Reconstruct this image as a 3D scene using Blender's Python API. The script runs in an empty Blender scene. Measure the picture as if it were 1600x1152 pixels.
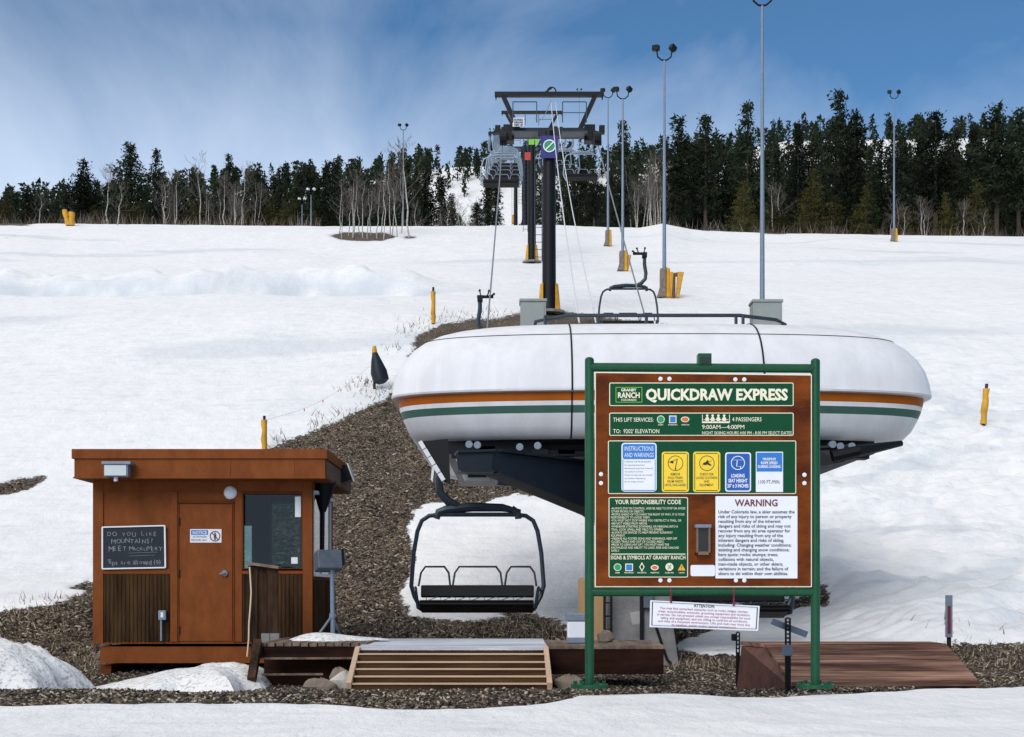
import bpy, bmesh, math, random
import numpy as np
from mathutils import Vector, Matrix

random.seed(7)
RNG = np.random.default_rng(11)
R = math.radians
sc = bpy.context.scene
COL = sc.collection

# ------------------------------------------------------------------ camera, sky, sun
F, CX, HY, EZ = 2100.0, 800.0, 925.0, 0.8          # focal length and eye line of the photograph, in its pixels; eye height in metres
cam = bpy.data.cameras.new('camera')
cam.lens = 36 * F / 1600
cam.sensor_width = 36
cam.shift_y = (HY - 576) / 1600
cam.clip_start, cam.clip_end = 0.1, 6000
camo = bpy.data.objects.new('camera', cam)
camo.location = (0, 0, EZ)
camo.rotation_euler = (R(90), 0, 0)
COL.objects.link(camo)
sc.camera = camo

SUN_EL, SUN_AZ = 29, -158                          # azimuth from +Y towards +X
world = bpy.data.worlds.new('World')
sc.world = world
world.use_nodes = True
nt = world.node_tree
bg = nt.nodes['Background']
bg.inputs[1].default_value = 0.112
sky = nt.nodes.new('ShaderNodeTexSky')
sky.sky_type = 'NISHITA'
sky.sun_disc = False
sky.sun_elevation = R(SUN_EL)
sky.sun_rotation = R(SUN_AZ)
sky.altitude = 2800
sky.air_density = 1.0
sky.dust_density = 0.6
sky.ozone_density = 2.0
tc = nt.nodes.new('ShaderNodeTexCoord')
mp = nt.nodes.new('ShaderNodeMapping')
mp.inputs['Scale'].default_value = (3.2, 1.2, 2.6)
mp.inputs['Rotation'].default_value = (0.25, 0.35, 0.4)
nt.links.new(tc.outputs['Generated'], mp.inputs[0])
nz = nt.nodes.new('ShaderNodeTexNoise')
nz.inputs['Scale'].default_value = 1.7
nz.inputs['Detail'].default_value = 7
nz.inputs['Roughness'].default_value = 0.58
nz.inputs['Distortion'].default_value = 0.6
nt.links.new(mp.outputs[0], nz.inputs['Vector'])
sx = nt.nodes.new('ShaderNodeSeparateXYZ')
nt.links.new(tc.outputs['Generated'], sx.inputs[0])
cr = nt.nodes.new('ShaderNodeValToRGB')                # thin cloud: thick near the horizon; unseen veil overhead added for soft light
for _p, _v in ((.27, .75), (.32, .45), (.385, .1), (.47, .2), (.66, .95)):
    _e = cr.color_ramp.elements.new(_p)
    _e.color = (_v, _v, _v, 1)
cr.color_ramp.elements[0].color = (.85, .85, .85, 1)
cr.color_ramp.elements[-1].color = (.8, .8, .8, 1)
nt.links.new(sx.outputs[2], cr.inputs[0])
nm = nt.nodes.new('ShaderNodeMath')
nm.operation = 'MULTIPLY_ADD'
nm.inputs[1].default_value = .95
nm.inputs[2].default_value = -.53
nt.links.new(nz.outputs[0], nm.inputs[0])
na = nt.nodes.new('ShaderNodeMath')
na.operation = 'ADD'
na.use_clamp = True
nt.links.new(nm.outputs[0], na.inputs[0])
nl = nt.nodes.new('ShaderNodeMath')                    # cloud bank thicker towards the left
nl.operation = 'MULTIPLY_ADD'
nl.inputs[1].default_value = -.75
nt.links.new(sx.outputs[0], nl.inputs[0])
nt.links.new(cr.outputs[0], nl.inputs[2])
nt.links.new(nl.outputs[0], na.inputs[1])
mx = nt.nodes.new('ShaderNodeMix')
mx.data_type = 'RGBA'
nt.links.new(na.outputs[0], mx.inputs[0])
tn = nt.nodes.new('ShaderNodeMix')                     # clear deep mountain blue
tn.data_type = 'RGBA'
tn.blend_type = 'MULTIPLY'
tn.inputs[0].default_value = 1
nt.links.new(sky.outputs[0], tn.inputs[6])
tn.inputs[7].default_value = (.47, .70, .78, 1)
nt.links.new(tn.outputs[2], mx.inputs[6])
cc = nt.nodes.new('ShaderNodeValToRGB')                # cloud: blue-grey low down; out of view overhead, whitened to neutralise the light
cc.color_ramp.elements[0].position = .3
cc.color_ramp.elements[0].color = (.46, .545, .68, 1)
cc.color_ramp.elements[1].position = .62
cc.color_ramp.elements[1].color = (.72, .705, .68, 1)
nt.links.new(sx.outputs[2], cc.inputs[0])
cs = nt.nodes.new('ShaderNodeVectorMath')
cs.operation = 'SCALE'
cs.inputs['Scale'].default_value = 10
nt.links.new(cc.outputs[0], cs.inputs[0])
nt.links.new(cs.outputs[0], mx.inputs[7])
nt.links.new(mx.outputs[2], bg.inputs[0])

sl = bpy.data.lights.new('sun', 'SUN')
sl.energy = 1.2
sl.angle = R(30)
sl.color = (1.0, 0.96, 0.9)
so = bpy.data.objects.new('sun', sl)
_d = Vector((math.sin(R(SUN_AZ)) * math.cos(R(SUN_EL)), math.cos(R(SUN_AZ)) * math.cos(R(SUN_EL)), math.sin(R(SUN_EL))))
so.rotation_euler = _d.to_track_quat('Z', 'Y').to_euler()
so.location = (0, 0, 60)
COL.objects.link(so)
sc.view_settings.view_transform = 'Standard'
sc.view_settings.look = 'None'
sc.view_settings.exposure = 0.41
sc.view_settings.gamma = 1.0
sc.cycles.max_bounces = 6
sc.cycles.transparent_max_bounces = 12


# ------------------------------------------------------------------ helpers
def P(x, y, D):
    return Vector(((x - CX) / F * D, D, EZ + (HY - y) / F * D))


def srgb(r, g, b):
    f = lambda c: (c / 255 / 12.92) if c / 255 <= 0.04045 else ((c / 255 + 0.055) / 1.055) ** 2.4
    return (f(r), f(g), f(b))


def pmat(name, col, rough=0.6, metal=0.0, var=0.2, scale=6.0, bump=0.15, bscale=40.0, stretch=(1, 1, 1), col2=None, lo=0.35, hi=0.7, spec=0.5, rnd=0.0, coat=0.0):
    m = bpy.data.materials.new(name)
    m.use_nodes = True
    t = m.node_tree
    b = t.nodes['Principled BSDF']
    b.inputs['Roughness'].default_value = rough
    b.inputs['Metallic'].default_value = metal
    b.inputs['Specular IOR Level'].default_value = spec
    b.inputs['Coat Weight'].default_value = coat
    c = t.nodes.new('ShaderNodeTexCoord')
    mpn = t.nodes.new('ShaderNodeMapping')
    mpn.inputs['Scale'].default_value = stretch
    t.links.new(c.outputs['Object'], mpn.inputs[0])
    n = t.nodes.new('ShaderNodeTexNoise')
    n.inputs['Scale'].default_value = scale
    n.inputs['Detail'].default_value = 6
    n.inputs['Roughness'].default_value = 0.65
    t.links.new(mpn.outputs[0], n.inputs['Vector'])
    rp = t.nodes.new('ShaderNodeValToRGB')
    rp.color_ramp.elements[0].position = lo
    rp.color_ramp.elements[1].position = hi
    a = tuple(max(0, v * (1 - var)) for v in col)
    z = col2 if col2 else tuple(min(1, v * (1 + var)) for v in col)
    rp.color_ramp.elements[0].color = (*a, 1)
    rp.color_ramp.elements[1].color = (*z, 1)
    t.links.new(n.outputs[0], rp.inputs[0])
    out = rp.outputs[0]
    if rnd:
        oi = t.nodes.new('ShaderNodeObjectInfo')
        mr = t.nodes.new('ShaderNodeMapRange')
        mr.inputs[3].default_value = 1 - rnd
        mr.inputs[4].default_value = 1 + rnd
        t.links.new(oi.outputs['Random'], mr.inputs[0])
        vm = t.nodes.new('ShaderNodeVectorMath')
        vm.operation = 'SCALE'
        t.links.new(out, vm.inputs[0])
        t.links.new(mr.outputs[0], vm.inputs['Scale'])
        out = vm.outputs[0]
    t.links.new(out, b.inputs['Base Color'])
    if bump:
        n2 = t.nodes.new('ShaderNodeTexNoise')
        n2.inputs['Scale'].default_value = bscale
        n2.inputs['Detail'].default_value = 4
        t.links.new(mpn.outputs[0], n2.inputs['Vector'])
        bp = t.nodes.new('ShaderNodeBump')
        bp.inputs['Strength'].default_value = bump
        bp.inputs['Distance'].default_value = 0.02
        t.links.new(n2.outputs[0], bp.inputs['Height'])
        t.links.new(bp.outputs[0], b.inputs['Normal'])
    return m


def wloc(o):
    v = Vector((0, 0, 0))
    while o is not None:
        v += o.location
        o = o.parent
    return v


class MB:
    """collects faces in world coordinates; build() links them as one mesh object"""
    def __init__(s):
        s.v, s.f, s.mi = [], [], 0

    def add(s, vs, fs):
        k = len(s.v)
        s.v += [tuple(v) for v in vs]
        s.f += [tuple(i + k for i in f) for f in fs]
        return s

    def box(s, c, d, rot=None):
        c = Vector(c)
        hx, hy, hz = d[0] / 2, d[1] / 2, d[2] / 2
        vs = [Vector((x, y, z)) for x in (-hx, hx) for y in (-hy, hy) for z in (-hz, hz)]
        if rot is not None:
            vs = [rot @ v for v in vs]
        return s.add([c + v for v in vs], [(0, 1, 3, 2), (4, 6, 7, 5), (0, 4, 5, 1), (2, 3, 7, 6), (0, 2, 6, 4), (1, 5, 7, 3)])

    def pbox(s, x0, y0, x1, y1, D, t):
        """a box whose front face covers x0..x1, y0..y1 of the photograph at distance D, t metres deep (behind)"""
        a, b = P(x0, y0, D), P(x1, y1, D)
        return s.box(((a.x + b.x) / 2, D + t / 2, (a.z + b.z) / 2), (abs(b.x - a.x), t, abs(a.z - b.z)))

    def bar(s, p, q, w, h=None, up=(0, 0, 1)):
        p, q = Vector(p), Vector(q)
        h = h or w
        d = (q - p)
        L = d.length
        d.normalize()
        u = Vector(up)
        if abs(d.dot(u)) > 0.98:
            u = Vector((0, 1, 0))
        a = d.cross(u).normalized()
        b = a.cross(d).normalized()
        m = Matrix((a, d, b)).transposed()
        return s.box((p + q) / 2, (w, L, h), m)

    def tube(s, pts, r, n=8, caps=True):
        pts = [Vector(p) for p in pts]
        m = len(pts)
        rs = r if isinstance(r, (list, tuple)) else [r] * m
        k = len(s.v)
        t0 = (pts[1] - pts[0]).normalized()
        u = Vector((0, 0, 1)) if abs(t0.z) < 0.9 else Vector((1, 0, 0))
        a = t0.cross(u).normalized()
        for i in range(m):
            if i == 0:
                t = t0
            elif i == m - 1:
                t = (pts[i] - pts[i - 1]).normalized()
            else:
                t = ((pts[i] - pts[i - 1]).normalized() + (pts[i + 1] - pts[i]).normalized())
                t = t.normalized() if t.length > 1e-6 else (pts[i] - pts[i - 1]).normalized()
            a = (a - t * a.dot(t)).normalized()
            b = t.cross(a)
            for j in range(n):
                g = 2 * math.pi * j / n
                s.v.append(tuple(pts[i] + (a * math.cos(g) + b * math.sin(g)) * rs[i]))
        for i in range(m - 1):
            for j in range(n):
                s.f.append((k + i * n + j, k + i * n + (j + 1) % n, k + (i + 1) * n + (j + 1) % n, k + (i + 1) * n + j))
        if caps:
            s.f.append(tuple(k + j for j in range(n))[::-1])
            s.f.append(tuple(k + (m - 1) * n + j for j in range(n)))
        return s

    def prism(s, poly, ext):
        n = len(poly)
        a = [Vector(p) for p in poly]
        e = Vector(ext)
        return s.add(a + [p + e for p in a], [tuple(range(n))[::-1], tuple(range(n, 2 * n))] + [(i, (i + 1) % n, n + (i + 1) % n, n + i) for i in range(n)])

    def ball(s, c, r, seg=10, ring=6, sq=(1, 1, 1), jit=0, rs=None):
        c = Vector(c)
        k = len(s.v)
        rs = rs or random
        ph = [rs.uniform(0, 6.3) for _ in range(6)]
        for i in range(ring + 1):
            th = math.pi * i / ring
            for j in range(seg):
                g = 2 * math.pi * j / seg
                rr = r * (1 + jit * (math.sin(2 * g + ph[0] + th) * 0.5 + math.sin(3 * g + ph[1] - 2 * th) * 0.35 + math.sin(5 * th + ph[2] + g) * 0.3))
                s.v.append((c.x + rr * sq[0] * math.sin(th) * math.cos(g), c.y + rr * sq[1] * math.sin(th) * math.sin(g), c.z + rr * sq[2] * math.cos(th)))
        for i in range(ring):
            for j in range(seg):
                s.f.append((k + i * seg + j, k + (i + 1) * seg + j, k + (i + 1) * seg + (j + 1) % seg, k + i * seg + (j + 1) % seg))
        return s

    def cyl(s, c, r, h, n=16, axis='z', r2=None):
        c = Vector(c)
        d = {'x': Vector((1, 0, 0)), 'y': Vector((0, 1, 0)), 'z': Vector((0, 0, 1))}[axis]
        return s.tube([c - d * h / 2, c + d * h / 2], [r, r if r2 is None else r2], n)

    def rrect(s, x0, y0, x1, y1, D, t, r=4, n=4):
        """rounded plate in the photograph's coordinates"""
        pts = []
        for cx, cy, a0 in ((x1 - r, y0 + r, -90), (x1 - r, y1 - r, 0), (x0 + r, y1 - r, 90), (x0 + r, y0 + r, 180)):
            for i in range(n + 1):
                g = R(a0 + 90 * i / n)
                pts.append(P(cx + r * math.cos(g), cy + r * math.sin(g), D))
        return s.prism(pts, (0, t, 0))

    def disc(s, x, y, rx, ry, D, t, n=20, a0=0):
        return s.prism([P(x + rx * math.cos(a0 + 2 * math.pi * i / n), y + ry * math.sin(a0 + 2 * math.pi * i / n), D) for i in range(n)], (0, t, 0))

    def ring(s, x, y, r, w, D, t, n=24):
        for i in range(n):
            g, h = 2 * math.pi * i / n, 2 * math.pi * (i + 1) / n
            s.prism([P(x + q * math.cos(a), y + q * math.sin(a), D) for q, a in ((r, g), (r, h), (r - w, h), (r - w, g))], (0, t, 0))
        return s

    def build(s, name, mat, parent=None, smooth=False, bevel=0):
        me = bpy.data.meshes.new(name)
        o = bpy.data.objects.new(name, me)
        COL.objects.link(o)
        if parent is not None:
            off = wloc(parent)
            o.parent = parent
            vs = [(v[0] - off.x, v[1] - off.y, v[2] - off.z) for v in s.v]
        else:
            a = np.array(s.v)
            off = Vector(((a[:, 0].min() + a[:, 0].max()) / 2, (a[:, 1].min() + a[:, 1].max()) / 2, a[:, 2].min()))
            o.location = off
            vs = [(v[0] - off.x, v[1] - off.y, v[2] - off.z) for v in s.v]
        me.from_pydata(vs, [], s.f)
        bm = bmesh.new()
        bm.from_mesh(me)
        bmesh.ops.recalc_face_normals(bm, faces=bm.faces)
        bm.to_mesh(me)
        bm.free()
        me.materials.append(mat)
        if smooth:
            me.polygons.foreach_set('use_smooth', [True] * len(me.polygons))
            if hasattr(me, 'set_sharp_from_angle'):
                me.set_sharp_from_angle(angle=R(40))
        if bevel:
            b = o.modifiers.new('bevel', 'BEVEL')
            b.width = bevel
            b.segments = 2
            b.limit_method = 'ANGLE'
        return o


def tag(o, label, cat, group=None):
    o['label'] = label
    o['category'] = cat
    if group:
        o['group'] = group
    return o


def thing(name, label, cat, loc, group=None):
    o = bpy.data.objects.new(name, None)
    o.empty_display_size = 0.2
    o.location = loc
    COL.objects.link(o)
    return tag(o, label, cat, group)


def kind(o, k):
    o['kind'] = k
    return o


def copy_tree(o, parent=None):
    c = o.copy()
    COL.objects.link(c)
    c.parent = parent
    for ch in list(o.children):
        copy_tree(ch, c)
    return c


_tc = {}


def glyphs(s, bold):
    key = (s, bold)
    if key not in _tc:
        cu = bpy.data.curves.new('t', 'FONT')
        cu.body = s
        cu.size = 1
        cu.resolution_u = 2
        cu.offset = bold
        ob = bpy.data.objects.new('t', cu)
        me = bpy.data.meshes.new_from_object(ob)
        vs = [(v.co.x, v.co.y) for v in me.vertices]
        fs = [tuple(p.vertices) for p in me.polygons]
        bpy.data.objects.remove(ob)
        bpy.data.meshes.remove(me)
        bpy.data.curves.remove(cu)
        _tc[key] = (vs, fs)
    return _tc[key]


_hv = glyphs('H', 0)[0]
CAP = max(v[1] for v in _hv)


def text(mb, s, x, y, cap, D, width=None, align='L', bold=0.0, slope=0.0):
    """writes s on the plane at distance D with its baseline at y, capitals cap photograph pixels high; width fits it"""
    vs, fs = glyphs(s, bold)
    if not vs:
        return
    x0, x1 = min(v[0] for v in vs), max(v[0] for v in vs)
    sy = cap / CAP
    sx = sy if width is None else width / (x1 - x0)
    w = (x1 - x0) * sx
    ox = {'L': x, 'C': x - w / 2, 'R': x - w}[align]
    out = []
    for vx, vy in vs:
        px = ox + (vx - x0) * sx
        out.append(P(px, y - vy * sy + (px - x) * slope, D))
    mb.add(out, fs)


def block(mb, lines, x, y, step, cap, D, width, align='L', bold=0.0, slope=0.0):
    """lines of text, the longest fitted to width"""
    ws = []
    for l in lines:
        vs = glyphs(l, bold)[0]
        ws.append(max(v[0] for v in vs) - min(v[0] for v in vs))
    k = width / max(ws)
    for i, l in enumerate(lines):
        text(mb, l, x, y + i * step, cap, D, ws[i] * k, align, bold, slope)


# ------------------------------------------------------------------ noise and terrain
_perm = RNG.random((256, 256))


def vnoise(x, y, s=1.0):
    x, y = np.asarray(x, float) / s + 1000.3, np.asarray(y, float) / s + 1000.7
    xi, yi = np.floor(x).astype(int), np.floor(y).astype(int)
    fx, fy = x - xi, y - yi
    fx, fy = fx * fx * (3 - 2 * fx), fy * fy * (3 - 2 * fy)
    g = lambda a, b: _perm[a % 256, b % 256]
    return (g(xi, yi) * (1 - fx) + g(xi + 1, yi) * fx) * (1 - fy) + (g(xi, yi + 1) * (1 - fx) + g(xi + 1, yi + 1) * fx) * fy - 0.5


def fbm(x, y, s, n=4):
    r = 0
    for i in range(n):
        r = r + vnoise(x + 37 * i, y - 19 * i, s / 2 ** i) / 2 ** i
    return r


def sstep(a, b, x):
    t = np.clip((np.asarray(x, float) - a) / (b - a), 0, 1)
    return t * t * (3 - 2 * t)


_K = [(-80, 0), (9, 0), (11, -.01), (13, -.1), (16, -.35), (20, -.38), (22, -.2), (24, .08), (27, .35), (30, .7), (35, 2.0), (40, 4.1),
      (45, 6.4), (63, 13.6), (75, 17.3), (105, 26.3), (122, 32.2), (137, 37.3), (150, 41.7), (158, 43.4), (170, 45.0), (200, 48.5), (240, 54), (900, 150)]
_tx = np.arange(-80, 900, 0.25)
_tz = np.interp(_tx, [k[0] for k in _K], [k[1] for k in _K])
_ker = np.exp(-np.linspace(-2.5, 2.5, 13) ** 2)
_ker /= _ker.sum()
_tz = np.convolve(np.pad(_tz, 6, mode='edge'), _ker, mode='valid')
_CRX = [-900, 0, 300, 500, 700, 870, 930, 1000, 1035, 1080, 1150, 1250, 1400, 1600, 2500]
_CRY = [346, 346, 349, 351, 351, 349, 352, 353, 347, 356, 360, 362, 365, 367, 372]
_RX = [-900, 0, 300, 500, 600, 700, 800, 950, 1100, 1230, 1400, 1600, 2500]
_RY = [360, 350, 325, 312, 300, 284, 280, 285, 268, 243, 240, 238, 238]


def ground_raw(X, D):
    X, D = np.asarray(X, float), np.asarray(D, float)
    px = CX + F * X / np.maximum(D, 8)
    z = np.interp(D, _tx, _tz)
    w = sstep(90, 146, D) * (1 - sstep(240, 300, D))
    z = z - (np.interp(px, _CRX, _CRY) - 350) / F * D * w
    ridge = EZ + (HY - np.interp(px, _RX, _RY)) / F * 430
    far = sstep(235, 430, D)
    z = np.where(D > 235, (54 * (1 - far) + ridge * far), z)
    z = z - sstep(450, 700, D) * 40
    # undulation of the snow slope
    a = sstep(26, 50, D) * (1 - sstep(140, 150, D))
    z = z + a * (fbm(X, D, 26, 3) * 0.8 + fbm(X, D * 0.6, 6, 3) * 0.22)
    bx = sstep(-2, -8, X)
    wob = fbm(X, 0 * D, 14, 3) * 4
    z = z - bx * 1.5 * np.exp(-((D - 76 - wob) / 2.4) ** 2) * (1 + fbm(X, D, 2.5, 3) * .5) + bx * 0.7 * np.exp(-((D - 81 - wob) / 2.4) ** 2) * (1 + fbm(X, D, 1.8, 3) * .9)
    # snow bank on the right, behind the plank ramp
    rb = sstep(5, 7.5, X - (D - 22) * 0.02) * sstep(20.5, 23.5, D) * (1 - sstep(32, 44, D))
    z = z + rb * (0.45 + fbm(X * 0.8, D * 0.5, 2.0, 4) * 0.35)
    rr_ = sstep(4.5, 7, X) * sstep(21, 24, D) * (1 - sstep(48, 62, D))
    z = z + rr_ * (np.abs(fbm(X * .45 + D * .25, D * 1.1 - X * .5, 1.1, 4)) * .42 + fbm(X * .5, D - X * .4, .5, 3) * .10)
    lb = sstep(-6.5, -8, X) * sstep(23, 25, D) * (1 - sstep(30, 42, D))
    z = z + lb * 0.5
    z = z + fbm(X, D, 1.4, 4) * 0.045 + fbm(X, D, 0.35, 3) * 0.012
    return z


def edge_D(px):
    """where the front snow ends, by bearing"""
    y = np.interp(px, [0, 100, 200, 300, 400, 500, 620, 720, 800, 850, 900, 1000, 1100, 1200, 1300, 1400, 1500, 1600],
                  [1100, 1098, 1095, 1094, 1097, 1100, 1102, 1100, 1096, 1090, 1083, 1081, 1083, 1085, 1081, 1075, 1070, 1065])
    return EZ * F / (y - HY)


DIRT = [[(395, 1030), (400, 712), (425, 700), (452, 690), (520, 664), (560, 645), (600, 622), (622, 602), (636, 565), (652, 525), (690, 504), (760, 496), (815, 491),
         (870, 488), (905, 492), (1000, 503), (1100, 520), (1220, 560), (1250, 700), (1262, 880), (1285, 915), (1296, 928), (1290, 945), (1240, 960), (1180, 990), (1300, 1003), (1300, 1030)],
        [(-500, 965), (0, 955), (50, 950), (95, 945), (100, 935), (145, 908), (200, 900), (420, 900), (430, 1040), (-500, 1040)],
        [(-200, 762), (0, 757), (30, 746), (62, 738), (70, 742), (40, 759), (15, 768), (-200, 775)],
        [(1485, 1002), (1500, 1009), (1545, 1011), (1600, 1020), (1900, 1025), (1900, 1040), (1480, 1040)],
        [(508, 368), (540, 362), (600, 364), (622, 370), (600, 376), (540, 376)],
        [(632, 368), (648, 368), (650, 373), (630, 373)],
        [(-200, 345), (0, 347), (70, 349), (40, 352), (-200, 352)],
        [(1075, 352), (1150, 356), (1160, 361), (1100, 360)], [(1180, 360), (1290, 361), (1300, 365), (1190, 365)],
        [(0, 371), (30, 369), (10, 373)]]
SNOWP = [[(640, 964), (628, 936), (641, 900), (645, 870), (642, 830), (646, 797), (690, 786), (735, 795), (752, 792), (776, 778), (800, 767), (830, 776), (870, 772),
          (915, 805), (960, 830), (1000, 850), (1100, 860), (1180, 870), (1270, 895), (1276, 922), (1200, 930), (1125, 940), (1060, 932), (930, 940), (902, 975), (870, 966), (800, 961), (720, 965)],
         [(1064, 1006), (1080, 995), (1112, 990), (1128, 972), (1134, 942), (1300, 948), (1300, 1012), (1180, 1012), (1160, 1019), (1090, 1017)]]


def inpoly(px, py, poly):
    c = np.zeros(px.shape, bool)
    n = len(poly)
    for i in range(n):
        x0, y0 = poly[i]
        x1, y1 = poly[(i + 1) % n]
        if y0 == y1:
            continue
        t = (y0 > py) != (y1 > py)
        c ^= t & (px < (x1 - x0) * (py - y0) / (y1 - y0) + x0)
    return c


def dirt_mask(X, D, z):
    """1 where the ground is bare of snow; traced once onto the ground in world space"""
    Dc = np.maximum(D, 3)
    j = np.clip(24 / Dc, 0.2, 1.2)
    px = CX + F * X / Dc + fbm(X, D, 1.6, 4) * 26 * j + fbm(X, D, .5, 3) * 16 * j
    py = HY - F * (z - EZ) / Dc + fbm(X + 50, D, 1.1, 4) * 16 * j + fbm(X, D + 30, .4, 3) * 10 * j
    m = np.zeros(X.shape, bool)
    far = D >= 22
    for p in DIRT:
        m |= inpoly(px, py, p) & far
    for p in SNOWP:
        m &= ~(inpoly(px, py, p) & far)
    near = (D < 22) & (D > edge_D(px) + fbm(X, D, 1.2, 4) * 0.25)
    m |= near
    m &= D < 200
    return m.astype(float)


def ground(X, D):
    X, D = np.atleast_1d(np.asarray(X, float)), np.atleast_1d(np.asarray(D, float))
    z = ground_raw(X, D)
    return z - 0.07 * dirt_mask(X, D, z)


def gz(X, D):
    return float(ground(X, D)[0])


def G(x, y, d0=20.0, d1=400.0):
    """the ground point seen at pixel x, y"""
    Ds = np.arange(d0, d1, 0.2)
    z = ground_raw((x - CX) / F * Ds, Ds)
    hit = np.nonzero(z >= EZ + (HY - y) / F * Ds)[0]
    D = Ds[hit[0]] if len(hit) else 150.0
    X = (x - CX) / F * D
    return Vector((X, D, gz(X, D)))


def build_ground():
    rows = np.concatenate([np.arange(-60, 4, 2.0), np.arange(4, 9, .1), np.arange(9, 25, .05), np.arange(25, 60, .14), np.arange(60, 165, .5), np.arange(165, 900, 7)])
    u = np.concatenate([np.arange(-.9, -.42, .02), np.arange(-.42, .42, .0016), np.arange(.42, .91, .02)])
    D = np.repeat(rows[:, None], len(u), 1)
    X = u[None, :] * (np.maximum(D, 0) + 8)
    z = ground_raw(X, D)
    m = dirt_mask(X, D, z)
    mb = m.copy()
    for _ in range(5):
        mb[1:-1, 1:-1] = (mb[1:-1, 1:-1] * 2 + mb[:-2, 1:-1] + mb[2:, 1:-1] + mb[1:-1, :-2] + mb[1:-1, 2:]) / 6
    z = z - 0.07 * mb + mb * sstep(30, 20, D) * fbm(X, D, .12, 2) * .012
    nr, nc = D.shape
    co = np.stack([X, D, z], -1).reshape(-1, 3)
    i = np.arange(nr * nc).reshape(nr, nc)
    q = np.stack([i[:-1, :-1], i[:-1, 1:], i[1:, 1:], i[1:, :-1]], -1).reshape(-1, 4)
    me = bpy.data.meshes.new('ground')
    me.vertices.add(len(co))
    me.vertices.foreach_set('co', co.ravel().astype(np.float32))
    me.loops.add(q.size)
    me.loops.foreach_set('vertex_index', q.ravel().astype(np.int32))
    me.polygons.add(len(q))
    me.polygons.foreach_set('loop_start', np.arange(0, q.size, 4, dtype=np.int32))
    me.polygons.foreach_set('use_smooth', np.ones(len(q), bool))
    me.update(calc_edges=True)
    at = me.attributes.new('bare', 'FLOAT', 'POINT')
    at.data.foreach_set('value', mb.ravel().astype(np.float32))
    snow_shade = sstep(-1, -5, X) * np.exp(-((D - 77.5 - fbm(X, 0 * D, 14, 3) * 4) / 2.3) ** 4) * np.clip(.75 + fbm(X, D, 1.6, 4) * 1.1, 0, 1)  # shading of berm face, bank ripples and slope, painted as colour
    snow_shade = np.maximum(snow_shade, .75 * sstep(4.5, 7, X) * sstep(21.5, 24, D) * (1 - sstep(44, 60, D)) * sstep(.10, .42, fbm(X * .35 + D * .3, D * .9 - X * .55, 1.3, 5)))
    snow_shade = np.maximum(snow_shade, .6 * sstep(34, 60, D) * (1 - sstep(140, 150, D)) * sstep(.22, .5, fbm(X * .25, D, 5, 5)))
    at = me.attributes.new('snow_shade', 'FLOAT', 'POINT')
    at.data.foreach_set('value', snow_shade.ravel().astype(np.float32))
    o = bpy.data.objects.new('ground', me)
    COL.objects.link(o)
    o['kind'] = 'structure'
    me.materials.append(ground_material())


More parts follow.
